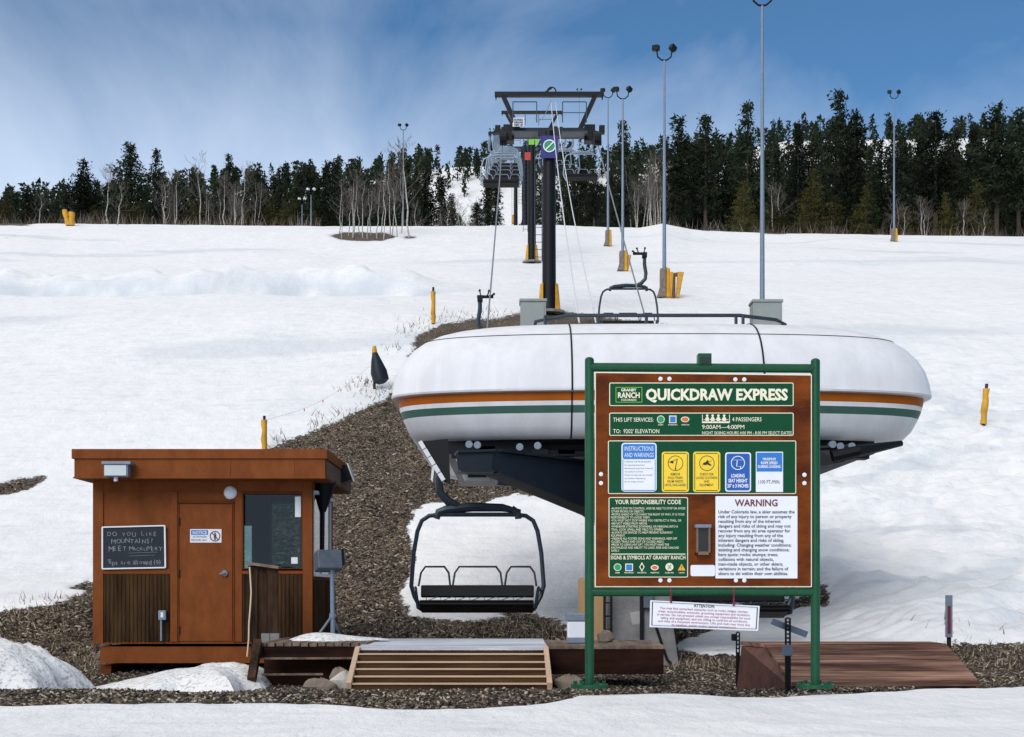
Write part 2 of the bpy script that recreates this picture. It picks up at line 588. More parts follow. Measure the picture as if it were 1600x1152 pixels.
def ground_material():
    m = bpy.data.materials.new('snow_and_bare_ground')
    m.use_nodes = True
    t = m.node_tree
    N, L = t.nodes.new, t.links.new
    b = t.nodes['Principled BSDF']
    tcn = N('ShaderNodeTexCoord')

    def noise(scale, detail=5, rough=.6, vec=None):
        n = N('ShaderNodeTexNoise')
        n.inputs['Scale'].default_value = scale
        n.inputs['Detail'].default_value = detail
        n.inputs['Roughness'].default_value = rough
        L(vec if vec is not None else tcn.outputs['Object'], n.inputs['Vector'])
        return n.outputs[0]

    def ramp(src, stops):
        r = N('ShaderNodeValToRGB')
        e = r.color_ramp.elements
        while len(e) < len(stops):
            e.new(0.5)
        for k, (p, c) in enumerate(stops):
            e[k].position = p
            e[k].color = (*c, 1)
        L(src, r.inputs[0])
        return r.outputs[0]
    # bare ground: gravel, chips, dead grass
    v = N('ShaderNodeTexVoronoi')
    v.inputs['Scale'].default_value = 38
    L(tcn.outputs['Object'], v.inputs['Vector'])
    sep = N('ShaderNodeSeparateColor')
    L(v.outputs['Color'], sep.inputs[0])
    dirtc = ramp(sep.outputs[0], [(0, (.012, .008, .005)), (.4, (.036, .025, .016)), (.65, (.085, .061, .040)), (.87, (.2, .155, .108)), (1, (.46, .4, .32))])
    patch = ramp(noise(.9, 5), [(.3, (.6, .55, .5)), (.5, (1, 1, 1)), (.72, (1.5, 1.42, 1.25))])
    mul = N('ShaderNodeMix')
    mul.data_type = 'RGBA'
    mul.blend_type = 'MULTIPLY'
    mul.inputs[0].default_value = 1
    L(dirtc, mul.inputs[6])
    L(patch, mul.inputs[7])
    snowc = ramp(noise(1.1, 8, .65), [(.25, (.78, .79, .81)), (.5, (.86, .865, .875)), (.75, (.9, .9, .9))])
    ms = N('ShaderNodeMapping')
    ms.inputs['Scale'].default_value = (.55, 2.4, 1)
    ms.inputs['Rotation'].default_value = (0, 0, .12)
    L(tcn.outputs['Object'], ms.inputs[0])
    smudge_shade = ramp(noise(1.6, 9, .72, ms.outputs[0]), [(.30, (.80, .81, .83)), (.44, (.965, .965, .97)), (.56, (1, 1, 1)), (.8, (1, 1, 1))])  # dirty smudges, together with ripple shading put into the snow colour
    sm = N('ShaderNodeMix')
    sm.data_type = 'RGBA'
    sm.blend_type = 'MULTIPLY'
    sm.inputs[0].default_value = 1
    L(snowc, sm.inputs[6])
    L(smudge_shade, sm.inputs[7])
    snowc = sm.outputs[2]
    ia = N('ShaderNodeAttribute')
    ia.attribute_name = 'snow_shade'                              # blue-grey shade put into the snow colour on banks and slope
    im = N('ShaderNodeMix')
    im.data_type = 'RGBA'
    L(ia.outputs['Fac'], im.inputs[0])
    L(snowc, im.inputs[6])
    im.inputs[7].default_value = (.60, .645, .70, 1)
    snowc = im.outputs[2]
    speck = ramp(noise(30, 3, .7), [(.0, (1, 1, 1)), (.70, (1, 1, 1)), (.76, (.62, .6, .58)), (1, (.45, .42, .4))])
    sp2 = N('ShaderNodeMix')
    sp2.data_type = 'RGBA'
    sp2.blend_type = 'MULTIPLY'
    sp2.inputs[0].default_value = 1
    L(snowc, sp2.inputs[6])
    L(speck, sp2.inputs[7])
    snowc = sp2.outputs[2]
    at = N('ShaderNodeAttribute')
    at.attribute_name = 'bare'
    nn = N('ShaderNodeMath')
    nn.operation = 'MULTIPLY_ADD'
    L(noise(7, 6, .75), nn.inputs[0])
    nn.inputs[1].default_value = 2.2
    nn.inputs[2].default_value = -1.1
    ad = N('ShaderNodeMath')
    ad.operation = 'ADD'
    L(nn.outputs[0], ad.inputs[0])
    L(at.outputs['Fac'], ad.inputs[1])
    mr = N('ShaderNodeMapRange')
    mr.inputs[1].default_value = .42
    mr.inputs[2].default_value = .56
    L(ad.outputs[0], mr.inputs[0])
    mixc = N('ShaderNodeMix')
    mixc.data_type = 'RGBA'
    L(mr.outputs[0], mixc.inputs[0])
    L(snowc, mixc.inputs[6])
    L(mul.outputs[2], mixc.inputs[7])
    L(mixc.outputs[2], b.inputs['Base Color'])
    b.inputs['Roughness'].default_value = .75
    b.inputs['Specular IOR Level'].default_value = .25
    # bump: soft wind ripples on snow, coarse on gravel
    mpn = N('ShaderNodeMapping')
    mpn.inputs['Scale'].default_value = (.8, .35, 1)
    mpn.inputs['Rotation'].default_value = (0, 0, .5)
    L(tcn.outputs['Object'], mpn.inputs[0])
    hs = N('ShaderNodeMath')
    hs.operation = 'ADD'
    L(noise(2.2, 8, .6, mpn.outputs[0]), hs.inputs[0])
    h2 = N('ShaderNodeMath')
    h2.operation = 'MULTIPLY'
    L(noise(22, 4), h2.inputs[0])
    h2.inputs[1].default_value = .12
    L(h2.outputs[0], hs.inputs[1])
    hm = N('ShaderNodeMix')
    hm.data_type = 'FLOAT'
    L(mr.outputs[0], hm.inputs[0])
    L(hs.outputs[0], hm.inputs[2])
    hd = N('ShaderNodeMath')
    hd.operation = 'MULTIPLY'
    L(v.outputs['Distance'], hd.inputs[0])
    hd.inputs[1].default_value = -.2
    L(hd.outputs[0], hm.inputs[3])
    bp = N('ShaderNodeBump')
    bp.inputs['Strength'].default_value = .75
    bp.inputs['Distance'].default_value = .12
    L(hm.outputs[0], bp.inputs['Height'])
    L(bp.outputs[0], b.inputs['Normal'])
    return m


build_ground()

# ------------------------------------------------------------------ materials
M = {}
M['hut'] = pmat('rust_brown_painted_board', srgb(122, 67, 33), .8, var=.16, scale=5, stretch=(1, 1, .5), col2=srgb(142, 80, 42), lo=.3, hi=.75, bump=.3, bscale=90, spec=.15)
M['hut_dark'] = pmat('darker_rust_brown_trim', srgb(104, 54, 26), .8, spec=.15, var=.15, scale=4, bump=.2, bscale=60)  # trim in a darker brown than the boards
M['room_shade'] = pmat('dark_room_shade', srgb(26, 32, 32), .8, var=.2, spec=.1)  # near-black stands in for the shade of the room
M['weathered'] = pmat('weathered_grey_brown_board', srgb(104, 82, 74), .8, var=.2, stretch=(1, .2, 1), spec=.15)
M['corr'] = pmat('weathered_corrugated_siding', srgb(40, 25, 14), .75, spec=.15, var=.45, scale=4, bump=.3, bscale=30, stretch=(1, 1, .15), col2=srgb(92, 66, 40))
M['wood_dark'] = pmat('dark_stained_wood', srgb(38, 24, 17), .8, spec=.15, var=.35, scale=5, bump=.4, bscale=30, stretch=(1, 1, .2), col2=srgb(84, 62, 46))
M['wood_black'] = pmat('wet_black_brown_timber', srgb(24, 13, 10), .8, spec=.1, var=.3, scale=4, bump=.3, bscale=30, stretch=(.2, 1, 1), col2=srgb(62, 36, 28))
M['wood_new'] = pmat('pale_new_lumber', srgb(198, 168, 142), .7, var=.12, scale=6, bump=.2, bscale=40, stretch=(.2, 1, 1))
M['wood_slat'] = pmat('brown_lumber_slats', srgb(52, 33, 16), .75, var=.4, scale=5, bump=.3, bscale=40, stretch=(.12, 1, 1), col2=srgb(94, 70, 44), spec=.15)
M['wood_frost'] = pmat('frosted_deck_boards', srgb(176, 182, 196), .7, var=.2, scale=4, bump=.3, bscale=40, stretch=(.12, 1, 1), col2=srgb(228, 232, 240))
M['wood_deck'] = pmat('worn_brown_deck_boards', srgb(92, 72, 58), .75, var=.35, scale=5, bump=.3, bscale=40, stretch=(1, .15, 1), col2=srgb(150, 130, 112))
M['wood_red'] = pmat('red_brown_plank_ramp', srgb(88, 56, 46), .75, spec=.15, var=.3, scale=3.6, bump=.35, bscale=22, stretch=(.16, 1.6, 1.6), col2=srgb(186, 146, 124), lo=.4, hi=.74)
M['ply'] = pmat('tan_plywood', srgb(176, 140, 98), .75, var=.15, scale=3, bump=.15, stretch=(1, 1, .2))
M['sign_wood'] = pmat('stained_plywood_board', srgb(88, 38, 8), .65, var=.3, scale=4, bump=.2, bscale=60, stretch=(.5, 1, 1), col2=srgb(134, 66, 16), spec=.15)
M['green'] = pmat('green_painted_pipe', srgb(20, 78, 50), .4, var=.15, scale=14, bump=.05, spec=.3)
M['plate'] = pmat('dark_green_sign_face', srgb(18, 74, 48), .6, spec=.12, var=.06, scale=5, bump=0)
M['cream'] = pmat('cream_sign_paint', srgb(238, 232, 205), .5, var=.03, bump=0)
M['white'] = pmat('white_sign_face', srgb(232, 234, 242), .5, var=.03, bump=0)
M['ink'] = pmat('black_ink', srgb(30, 32, 36), .6, var=.05, bump=0)
M['maroon'] = pmat('maroon_ink', srgb(110, 28, 38), .6, var=.05, bump=0)
M['redink'] = pmat('faded_red_ink', srgb(165, 70, 95), .6, var=.05, bump=0)
M['blue'] = pmat('sign_blue', srgb(38, 120, 200), .5, var=.05, bump=0)
M['blue_dk'] = pmat('sign_deep_blue', srgb(20, 88, 172), .5, var=.05, bump=0)
M['yel'] = pmat('sign_yellow', srgb(245, 208, 50), .5, var=.04, bump=0)
M['sgreen'] = pmat('symbol_green', srgb(30, 150, 95), .5, var=.04, bump=0)
M['sorange'] = pmat('symbol_orange', srgb(225, 100, 60), .5, var=.04, bump=0)
M['samber'] = pmat('symbol_amber', srgb(240, 170, 40), .5, var=.04, bump=0)
M['shell'] = pmat('white_gelcoat_shell', srgb(226, 226, 230), .5, var=.08, scale=2.6, bump=.03, bscale=3, stretch=(1, 1, .15), spec=.3)
M['orange'] = pmat('burnt_orange_band', srgb(172, 88, 8), .5, spec=.2, var=.12, scale=2, bump=0)
M['sage'] = pmat('sage_green_band', srgb(70, 104, 94), .5, spec=.2, var=.08, scale=2, bump=0)
M['steel'] = pmat('dark_blue_painted_steel', srgb(26, 33, 44), .5, spec=.3, var=.2, scale=3, bump=.1)
M['black'] = pmat('black_painted_steel', srgb(13, 15, 20), .5, spec=.25, var=.2, scale=5, bump=.05)
M['vinyl'] = pmat('black_seat_vinyl', srgb(8, 8, 10), .5, spec=.2, var=.2, scale=6, bump=.08)
M['galv'] = pmat('galvanised_steel', srgb(122, 134, 150), .5, metal=.3, var=.12, scale=8, bump=.05)
M['frame'] = pmat('grey_blue_chair_tube', srgb(48, 58, 70), .4, spec=.4, metal=.2, var=.15, scale=8, bump=.05)
M['yellow'] = pmat('yellow_vinyl_pad', srgb(205, 150, 30), .55, var=.25, scale=3, bump=.2, bscale=8)
M['concrete'] = pmat('weathered_concrete', srgb(132, 130, 130), .85, var=.28, scale=2.6, bump=.4, bscale=25)
M['cabinet'] = pmat('grey_green_cabinet_paint', srgb(146, 152, 148), .5, var=.06, scale=2, bump=.03)
M['snow'] = pmat('old_granular_snow', (.52, .51, .50), .8, scale=16, bump=.9, bscale=18, spec=.15, col2=(.85, .855, .865), lo=.34, hi=.5)
M['rock'] = pmat('pale_boulder', srgb(128, 116, 104), .85, var=.35, scale=5, bump=.6, bscale=14)
M['rope'] = pmat('pale_cord', srgb(222, 200, 170), .8, var=.05, bump=0)
M['cable'] = pmat('steel_cable', srgb(120, 126, 136), .5, metal=.3, var=.1, bump=0)
M['cable_lt'] = pmat('pale_jacketed_cable', srgb(214, 214, 218), .5, var=.05, bump=0)
M['chalk'] = pmat('blackboard_slate', srgb(22, 34, 46), .7, var=.3, scale=4, bump=.03)
M['chalk_ink'] = pmat('chalk', srgb(158, 164, 172), .9, var=.1, bump=0)
M['bark'] = pmat('dark_conifer_bark', srgb(70, 58, 48), .9, var=.3, scale=4, bump=.3)
M['aspen'] = pmat('pale_aspen_bark', srgb(88, 82, 76), .85, var=.3, scale=5, bump=.2, stretch=(.6, .6, 1.2), col2=srgb(190, 184, 176), lo=.32, hi=.52)
M['twig'] = pmat('grey_brown_twigs', srgb(98, 90, 84), .9, var=.2, bump=0)
M['pine'] = pmat('dark_pine_needles', (.016, .024, .011), .8, var=.6, scale=.7, bump=0, rnd=.55, spec=.15)
M['olive'] = pmat('olive_young_pine_needles', (.058, .054, .015), .8, var=.4, scale=.9, bump=0, rnd=.25, spec=.15)
M['lamp_glass'] = pmat('pale_lamp_glass', srgb(205, 212, 214), .15, var=.05, bump=0, coat=.5)
M['straw'] = pmat('dead_grass_straw', srgb(140, 122, 96), .9, var=.4, scale=30, bump=0)
M['lime'] = pmat('lime_sign_face', srgb(120, 190, 60), .5, var=.1, bump=0)
M['navy'] = pmat('navy_sign_face', srgb(30, 34, 120), .5, var=.1, bump=0)
M['red'] = pmat('red_sign_face', srgb(180, 45, 40), .5, var=.1, bump=0)


def glass_material():
    m = bpy.data.materials.new('window_glass')
    m.use_nodes = True
    t = m.node_tree
    t.nodes.remove(t.nodes['Principled BSDF'])
    out = t.nodes['Material Output']
    fr = t.nodes.new('ShaderNodeFresnel')
    fr.inputs[0].default_value = 1.45
    tr = t.nodes.new('ShaderNodeBsdfTransparent')
    tr.inputs[0].default_value = (.6, .7, .71, 1)
    gl = t.nodes.new('ShaderNodeBsdfGlossy')
    gl.inputs['Roughness'].default_value = .01
    mxs = t.nodes.new('ShaderNodeMixShader')
    t.links.new(fr.outputs[0], mxs.inputs[0])
    t.links.new(tr.outputs[0], mxs.inputs[1])
    t.links.new(gl.outputs[0], mxs.inputs[2])
    t.links.new(mxs.outputs[0], out.inputs[0])
    return m


M['glass'] = glass_material()


def chip_material(name, stops):
    m = bpy.data.materials.new(name)
    m.use_nodes = True
    t = m.node_tree
    a = t.nodes.new('ShaderNodeAttribute')
    a.attribute_name = 'tint'
    r = t.nodes.new('ShaderNodeValToRGB')
    e = r.color_ramp.elements
    while len(e) < len(stops):
        e.new(.5)
    for k, (p, c) in enumerate(stops):
        e[k].position = p
        e[k].color = (*c, 1)
    t.links.new(a.outputs['Fac'], r.inputs[0])
    b = t.nodes['Principled BSDF']
    b.inputs['Roughness'].default_value = .85
    t.links.new(r.outputs[0], b.inputs['Base Color'])
    return m


def mesh_np(name, co, faces, mat, tint=None, parent=None):
    """one mesh from arrays; faces n x k"""
    me = bpy.data.meshes.new(name)
    k = faces.shape[1]
    me.vertices.add(len(co))
    me.vertices.foreach_set('co', np.ascontiguousarray(co, np.float32).ravel())
    me.loops.add(faces.size)
    me.loops.foreach_set('vertex_index', faces.ravel().astype(np.int32))
    me.polygons.add(len(faces))
    me.polygons.foreach_set('loop_start', np.arange(0, faces.size, k, dtype=np.int32))
    me.update(calc_edges=True)
    if tint is not None:
        at = me.attributes.new('tint', 'FLOAT', 'POINT')
        at.data.foreach_set('value', tint.astype(np.float32))
    me.materials.append(mat)
    o = bpy.data.objects.new(name, me)
    COL.objects.link(o)
    if parent is not None:
        o.parent = parent
    return o


# ------------------------------------------------------------------ gravel and dead grass on the bare ground
def scatter_bare(n, d0, d1, xr=0.42, power=1.0):
    D = d0 + (d1 - d0) * RNG.random(n) ** power
    X = (RNG.random(n) * 2 - 1) * xr * D
    z = ground_raw(X, D)
    k = dirt_mask(X, D, z) > .5
    return X[k], D[k], z[k] - .07


def gravel():
    tpl = np.array([(x, y, zz) for x in (-1, 1) for y in (-1, 1) for zz in (-1, 1)], float)
    tf = np.array([(0, 1, 3, 2), (4, 6, 7, 5), (0, 4, 5, 1), (2, 3, 7, 6), (0, 2, 6, 4), (1, 5, 7, 3)])
    co, ti = [], []
    for n, d0, d1, s, el in ((95000, 9.3, 22, .0072, 3.2), (150000, 22, 52, .0135, 3.0)):
        X, D, z = scatter_bare(n, d0, d1)
        c = len(X)
        size = s * (.45 + RNG.random(c) ** 2 * 1.5)
        sh = np.stack([size * (1 + RNG.random(c) * (el - 1) * 1.5), size * (.5 + RNG.random(c) * .6), size * (.3 + RNG.random(c) * .5)], -1)
        v = tpl[None] * sh[:, None, :] * (1 + (RNG.random((c, 8, 3)) - .5) * .7)
        a = RNG.random(c) * 6.283
        b = (RNG.random(c) - .5) * 1.2
        ca, sa, cb, sb = np.cos(a)[:, None], np.sin(a)[:, None], np.cos(b)[:, None], np.sin(b)[:, None]
        x1 = v[..., 0] * cb + v[..., 2] * sb
        z1 = -v[..., 0] * sb + v[..., 2] * cb
        x2 = x1 * ca - v[..., 1] * sa
        y2 = x1 * sa + v[..., 1] * ca
        co.append(np.stack([x2 + X[:, None], y2 + D[:, None], z1 + (z + size * .25)[:, None]], -1).reshape(-1, 3))
        ti.append(np.repeat(RNG.random(c), 8))
    co = np.concatenate(co)
    n = len(co) // 8
    f = (tf[None] + np.arange(n)[:, None, None] * 8).reshape(-1, 4)
    m = chip_material('gravel_chips', [(0, (.010, .007, .005)), (.4, (.04, .028, .018)), (.66, (.12, .087, .058)), (.86, (.3, .24, .17)), (1, (.6, .53, .43))])
    kind(mesh_np('gravel', co, f, m, np.concatenate(ti)), 'stuff')


gravel()


def dead_grass():
    co, ti = [], []
    X, D, z = scatter_bare(30000, 20.5, 27.5, .42)
    px = CX + F * X / D
    k = ((px > 520) & (px < 930)) | (px < 160) | (px > 1040)
    k &= RNG.random(len(X)) < .6 + fbm(X, D, .8, 2)
    parts = [(X[k], D[k], z[k], .10)]
    # tufts poking through the snow along the edge of the bare strip
    for cx, cy, n, s in ((440, 690, 50, .3), (500, 672, 60, .35), (520, 655, 70, .4), (556, 645, 50, .3), (575, 600, 80, .3), (560, 610, 60, .4), (590, 620, 50, .4), (605, 612, 50, .3), (625, 545, 60, .5),
                         (640, 520, 80, .5), (650, 510, 60, .4), (690, 500, 60, .6), (720, 495, 80, .8), (760, 493, 80, .8), (1505, 1008, 60, .5), (40, 950, 60, .3), (100, 936, 70, .3)):
        n = n // 2
        g = G(cx, cy)
        x = g.x + RNG.normal(0, s, n)
        d = g.y + RNG.normal(0, s, n)
        parts.append((x, d, ground_raw(x, d), .22 if cy < 900 else .14))
    for x, d, zz, h in parts:
        n = len(x)
        a = RNG.random(n) * 6.283
        hh = h * (.4 + RNG.random(n))
        w = .006 + .008 * RNG.random(n) + (d > 28) * .006
        lx, ly = RNG.normal(0, .55, n) * hh, RNG.normal(0, .55, n) * hh
        p = np.stack([np.stack([x - np.cos(a) * w, d - np.sin(a) * w, zz - .02], -1), np.stack([x + np.cos(a) * w, d + np.sin(a) * w, zz - .02], -1), np.stack([x + lx, d + ly, zz + hh], -1)], 1)
        co.append(p.reshape(-1, 3))
        ti.append(np.repeat(RNG.random(n) * (.55 if h > .15 else 1), 3))
    co = np.concatenate(co)
    f = np.arange(len(co)).reshape(-1, 3)
    m = chip_material('dead_grass_blades', [(0, (.05, .036, .024)), (.4, (.16, .12, .08)), (1, (.48, .4, .29))])
    kind(mesh_np('dry_grass', co, f, m, np.concatenate(ti)), 'stuff')


dead_grass()


def mound(name, label, pts, h, seed):
    """a heap of old snow: an outline on the ground with a rounded, lumpy top"""
    n = len(pts)
    c = Vector((sum(p[0] for p in pts) / n, sum(p[1] for p in pts) / n, 0))
    mb = MB()
    rings, seg = 14, 72
    k0 = len(mb.v)
    for i in range(rings + 1):
        t = i / rings
        for j in range(seg):
            a = j / seg * n
            i0 = int(a) % n
            p = Vector((*pts[i0], 0)).lerp(Vector((*pts[(i0 + 1) % n], 0)), a - int(a))
            q = c.lerp(p, t) if i else c
            wob = 1 + .10 * math.sin(5.3 * a + seed) * t * t + .05 * math.sin(13 * a + seed * 2) * t * t
            q = c + (q - c) * wob
            z = gz(q.x, q.y)
            lump = 1 + .35 * float(fbm(q.x + seed * 7, q.y, .9, 4)) + .25 * float(fbm(q.x, q.y + seed, .25, 3))
            hh = h(q.x, q.y) if callable(h) else h
            mb.v.append((q.x, q.y, z - .03 + hh * (1 - t ** 2.6) ** .8 * lump + .05 * (1 - t ** 8)))
    for i in range(rings):
        for j in range(seg):
            mb.f.append((k0 + i * seg + j, k0 + (i + 1) * seg + j, k0 + (i + 1) * seg + (j + 1) % seg, k0 + i * seg + (j + 1) % seg))
    o = mb.build(name, M['snow'], None, smooth=True)
    return tag(o, label, 'snow heap')


mound('snow_mound', 'large rounded heap of old grey-white snow at the left, beside the hut corner', [(-8.4, 14.4), (-7.0, 14.0), (-5.6, 14.6), (-5.1, 15.6), (-5.2, 16.6), (-6.0, 18.0), (-7.3, 18.8), (-8.6, 18.0)], .72, 1)
mound('snow_mound', 'low speckled snow drift in front of the hut wall and door', [(-5.3, 16.7), (-4.2, 15.9), (-3.25, 15.6), (-3.15, 17.0), (-3.2, 18.6), (-3.6, 19.3), (-4.6, 18.9), (-5.5, 17.6)],
      lambda x, y: .05 + .30 * max(0, min(1, (x + 5.3) / 1.9)), 4)


# ------------------------------------------------------------------ operator hut
def hut():
    D0, D1 = 20.0, 22.36
    xl, xr = P(147, 0, D0).x, P(487, 0, D0).x
    zt, zb = P(0, 750, D0).z, P(0, 1006, D0).z
    t = thing('operator_hut', 'rust brown flat roofed lift operator hut with a door, window and dark ribbed lower panels', 'hut', (0.5 * (xl + xr), 21.2, gz(-4.5, 21)))
    X = lambda px: P(px, 0, D0).x
    Z = lambda py: P(0, py, D0).z

    def wall(mb, x0, x1, z0, z1, y0=D0, th=.1):
        mb.box(((x0 + x1) / 2, y0 + th / 2, (z0 + z1) / 2), (x1 - x0, th, z1 - z0))
    # front wall round the window opening
    w = MB()
    wx0, wx1, wz0, wz1 = X(379), X(472), Z(889), Z(771)
    wall(w, xl, wx0, zb, zt)
    wall(w, wx1, xr, zb, zt)
    wall(w, wx0, wx1, zb, wz0)
    wall(w, wx0, wx1, wz1, zt)
    # left side wall, back wall with two openings, right side wall with a wide opening
    w.box((xl + .05, (D0 + D1) / 2 + .05, (zt + zb) / 2), (.1, D1 - D0 - .3, zt - zb))
    Xb = lambda px: P(px, 0, D1).x
    Zb = lambda py: P(0, py, D1).z
    b0, b1, b2, b3 = Xb(376), Xb(397), Xb(425), Xb(472)
    ztb = Zb(786)
    zsill = Zb(893)
    for x0, x1, z0, z1 in ((xl, b0, zb, zt), (b1, b2, zb, zt), (b3, xr, zb, zt), (b0, b1, zb, zsill), (b0, b1, Zb(820), zt), (b2, b3, zb, zsill), (b2, b3, ztb, zt)):
        wall(w, x0, x1, z0, z1, D1 - .1)
    s0, s1 = D0 + .22, D1 - .25
    rz0, rz1 = Z(898), Z(768)
    for y0, y1, z0, z1 in ((D0 + .1, s0, zb, zt), (s1, D1 - .1, zb, zt), (s0, s1, zb, rz0), (s0, s1, rz1, zt)):
        w.box((xr - .05, (y0 + y1) / 2, (z0 + z1) / 2), (.1, y1 - y0, z1 - z0))
    w.box(((xl + xr) / 2, (D0 + D1) / 2, zb + .03), (xr - xl - .24, D1 - D0 - .24, .06))
    w.build('wall', M['hut'], t)
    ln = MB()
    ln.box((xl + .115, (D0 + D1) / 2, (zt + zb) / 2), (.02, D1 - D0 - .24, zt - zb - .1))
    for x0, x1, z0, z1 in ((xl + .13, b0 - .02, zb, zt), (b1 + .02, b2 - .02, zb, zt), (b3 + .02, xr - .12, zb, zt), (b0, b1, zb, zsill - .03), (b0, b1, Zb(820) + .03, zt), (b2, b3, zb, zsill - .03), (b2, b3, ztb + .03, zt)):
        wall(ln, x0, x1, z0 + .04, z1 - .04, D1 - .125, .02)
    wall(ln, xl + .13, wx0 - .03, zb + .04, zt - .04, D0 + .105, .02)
    ln.build('shade_lining', M['room_shade'], t)  # dark sheets added to hold the unlit room's shade in their colour
    # corner and panel trims
    tr = MB()
    for x0, x1, y0, y1 in ((145, 161, 752, 1006), (473, 488, 752, 1006), (266, 277, 768, 1003), (367, 378, 768, 1003)):
        tr.pbox(x0, y0, x1, y1, D0 - .025, .024)
    tr.pbox(161, 888, 266, 897, D0 - .02, .019)
    tr.pbox(378, 889, 473, 897, D0 - .02, .019)
    tr.pbox(161, 752, 473, 768, D0 - .018, .017)
    tr.build('trim', M['hut'], t, bevel=.004)
    # ribbed panels below
    for x0, x1, y0, y1, n in ((161, 266, 898, 1003, 17), (378, 473, 898, 1003, 15)):
        c = MB()
        xa, xb = X(x0), X(x1)
        za, zc = Z(y1), Z(y0)
        st = (xb - xa) / n
        for i in range(n):
            c.tube([(xa + (i + .5) * st, D0 - .004, za), (xa + (i + .5) * st, D0 - .004, zc)], st * .36, 8)
        c.pbox(x0, y0, x1, y1, D0 - .008, .006)
        c.build('ribbed_panel', M['corr'], t, smooth=True)
    c = MB()
    n = 14
    for i in range(n):
        yy = D0 + .12 + (D1 - D0 - .2) * (i + .5) / n
        c.tube([(xr + .008, yy, zb + .02), (xr + .008, yy, rz0 - .08)], .055, 8)
    c.build('ribbed_panel', M['corr'], t, smooth=True)
    # base
    sk = MB()
    sk.box(((xl + xr) / 2 + .03, (D0 + D1) / 2, (zb + Z(1037)) / 2 - .02), (xr - xl - .1, D1 - D0 - .08, zb - Z(1037) - .05))
    sk.build('base_skirt', M['hut'], t)
    for px in (150, 330, 470):
        k = MB()
        k.box((X(px) + .1, (D0 + D1) / 2, (Z(1037) + gz(X(px), 20.8)) / 2 - .08), (.16, D1 - D0 - .3, max(.2, Z(1037) - gz(X(px), 20.8) + .1)))
        k.build('skid', M['hut_dark'] if px < 200 else M['wood_dark'], t)
    # roof: box fascia with a cap strip and soffit
    rx0, rx1 = P(116, 0, 19.5).x, P(508, 0, 19.5).x
    zr0, zr1, zr2 = P(0, 748, 19.5).z, P(0, 717, 19.5).z, P(0, 702, 19.5).z
    r = MB()
    r.box(((rx0 + rx1) / 2, 21.05, (zr0 + zr1) / 2), (rx1 - rx0, 3.1, zr1 - zr0))
    r.box(((rx0 + rx1) / 2, 21.05, (zr1 + zr2) / 2), (rx1 - rx0 + .06, 3.16, zr2 - zr1))
    r.box(((rx0 + rx1) / 2, 19.489, zr0 + .012), (rx1 - rx0 + .02, .02, .025))
    for px in (360, 460):
        r.box((P(px, 0, 19.5).x, 19.497, (zr0 + zr1) / 2 + .01), (.008, .01, zr1 - zr0 - .03))
    ro = r.build('roof', M['hut'], t, bevel=.006)
    r = MB()
    r.box((rx1 + .008, 21.05, (zr0 + zr1) / 2), (.012, 2.98, zr1 - zr0 - .03))
    r.build('side_fascia', M['weathered'], ro)
    # door
    d = MB()
    d.pbox(280, 788, 363, 1002, D0 - .018, .017)
    door = d.build('door', M['hut'], t, bevel=.003)
    jm = MB()
    for x0, x1, y0, y1 in ((277.5, 279.4, 785, 1003), (363.8, 366.5, 785, 1003), (277.5, 366.5, 782.5, 786.5)):
        jm.pbox(x0, y0, x1, y1, D0 - .03, .028)
    jm.build('door_frame', M['hut_dark'], t)
    h = MB()
    h.cyl(P(351, 896, D0 - .04), .045, .03, 16, 'y')
    h.tube([P(351, 896, D0 - .06), P(351, 896, D0 - .09), P(343, 897, D0 - .09)], .016, 8)
    h.build('handle', M['galv'], door, smooth=True)
    for y in (815, 897, 985):
        hg = MB()
        hg.tube([P(280, y - 6, D0 - .03), P(280, y + 6, D0 - .03)], .014, 8)
        hg.build('hinge', M['wood_dark'], door, smooth=True)
    nb = MB()
    nb.pbox(297, 827, 346, 848, D0 - .022, .003)
    n = nb.build('notice_sign', M['white'], door)
    q = MB()
    q.pbox(298.5, 828.5, 325, 836, D0 - .0245, .002)
    q.build('blue_band', M['blue'], n)
    tx = MB()
    text(tx, 'NOTICE', 312, 834.9, 4.9, D0 - .0262, 22, 'C', .02)
    tx.build('notice_title', M['white'], n)
    q = MB()
    text(q, 'AUTHORIZED', 312, 840.5, 3, D0 - .024, 22, 'C')
    text(q, 'PERSONNEL ONLY', 311, 845.5, 3, D0 - .024, 24, 'C')
    q.disc(336, 833.5, 1.3, 1.3, D0 - .024, .001, 10)
    q.pbox(334, 835, 338, 840, D0 - .024, .001)
    q.pbox(334.3, 840, 335.7, 844, D0 - .024, .001)
    q.pbox(336.3, 840, 337.7, 844, D0 - .024, .001)
    q.build('notice_text', M['ink'], n)
    q = MB()
    q.ring(336, 838, 8.3, 1.5, D0 - .026, .001)
    q.prism([P(a, b, D0 - .0265) for a, b in ((330, 832.8), (331, 831.8), (342, 843.2), (341, 844.2))], (0, .001, 0))
    q.build('prohibition_ring', M['maroon'], n)
    # window: frame and glass, the far and side windows
    fr = MB()
    for x0, x1, y0, y1 in ((376, 380, 768, 892), (471, 475, 768, 892), (380, 471, 768, 772), (380, 471, 888, 892)):
        fr.pbox(x0, y0, x1, y1, D0 - .02, .09)
    win = fr.build('window', M['hut_dark'], t)
    g = MB()
    g.box(((wx0 + wx1) / 2, D0 + .06, (wz0 + wz1) / 2), (wx1 - wx0 + .02, .006, wz1 - wz0 + .02))
    g.build('pane', M['glass'], win)
    lb = MB()
    lb.pbox(461, 776, 470, 808, D0 + .045, .004)
    lb.build('taped_paper', M['white'], win)
    lb = MB()
    lb.pbox(455, 871, 465, 881, D0 + .045, .004)
    lb.build('taped_paper', M['white'], win)
    fr = MB()
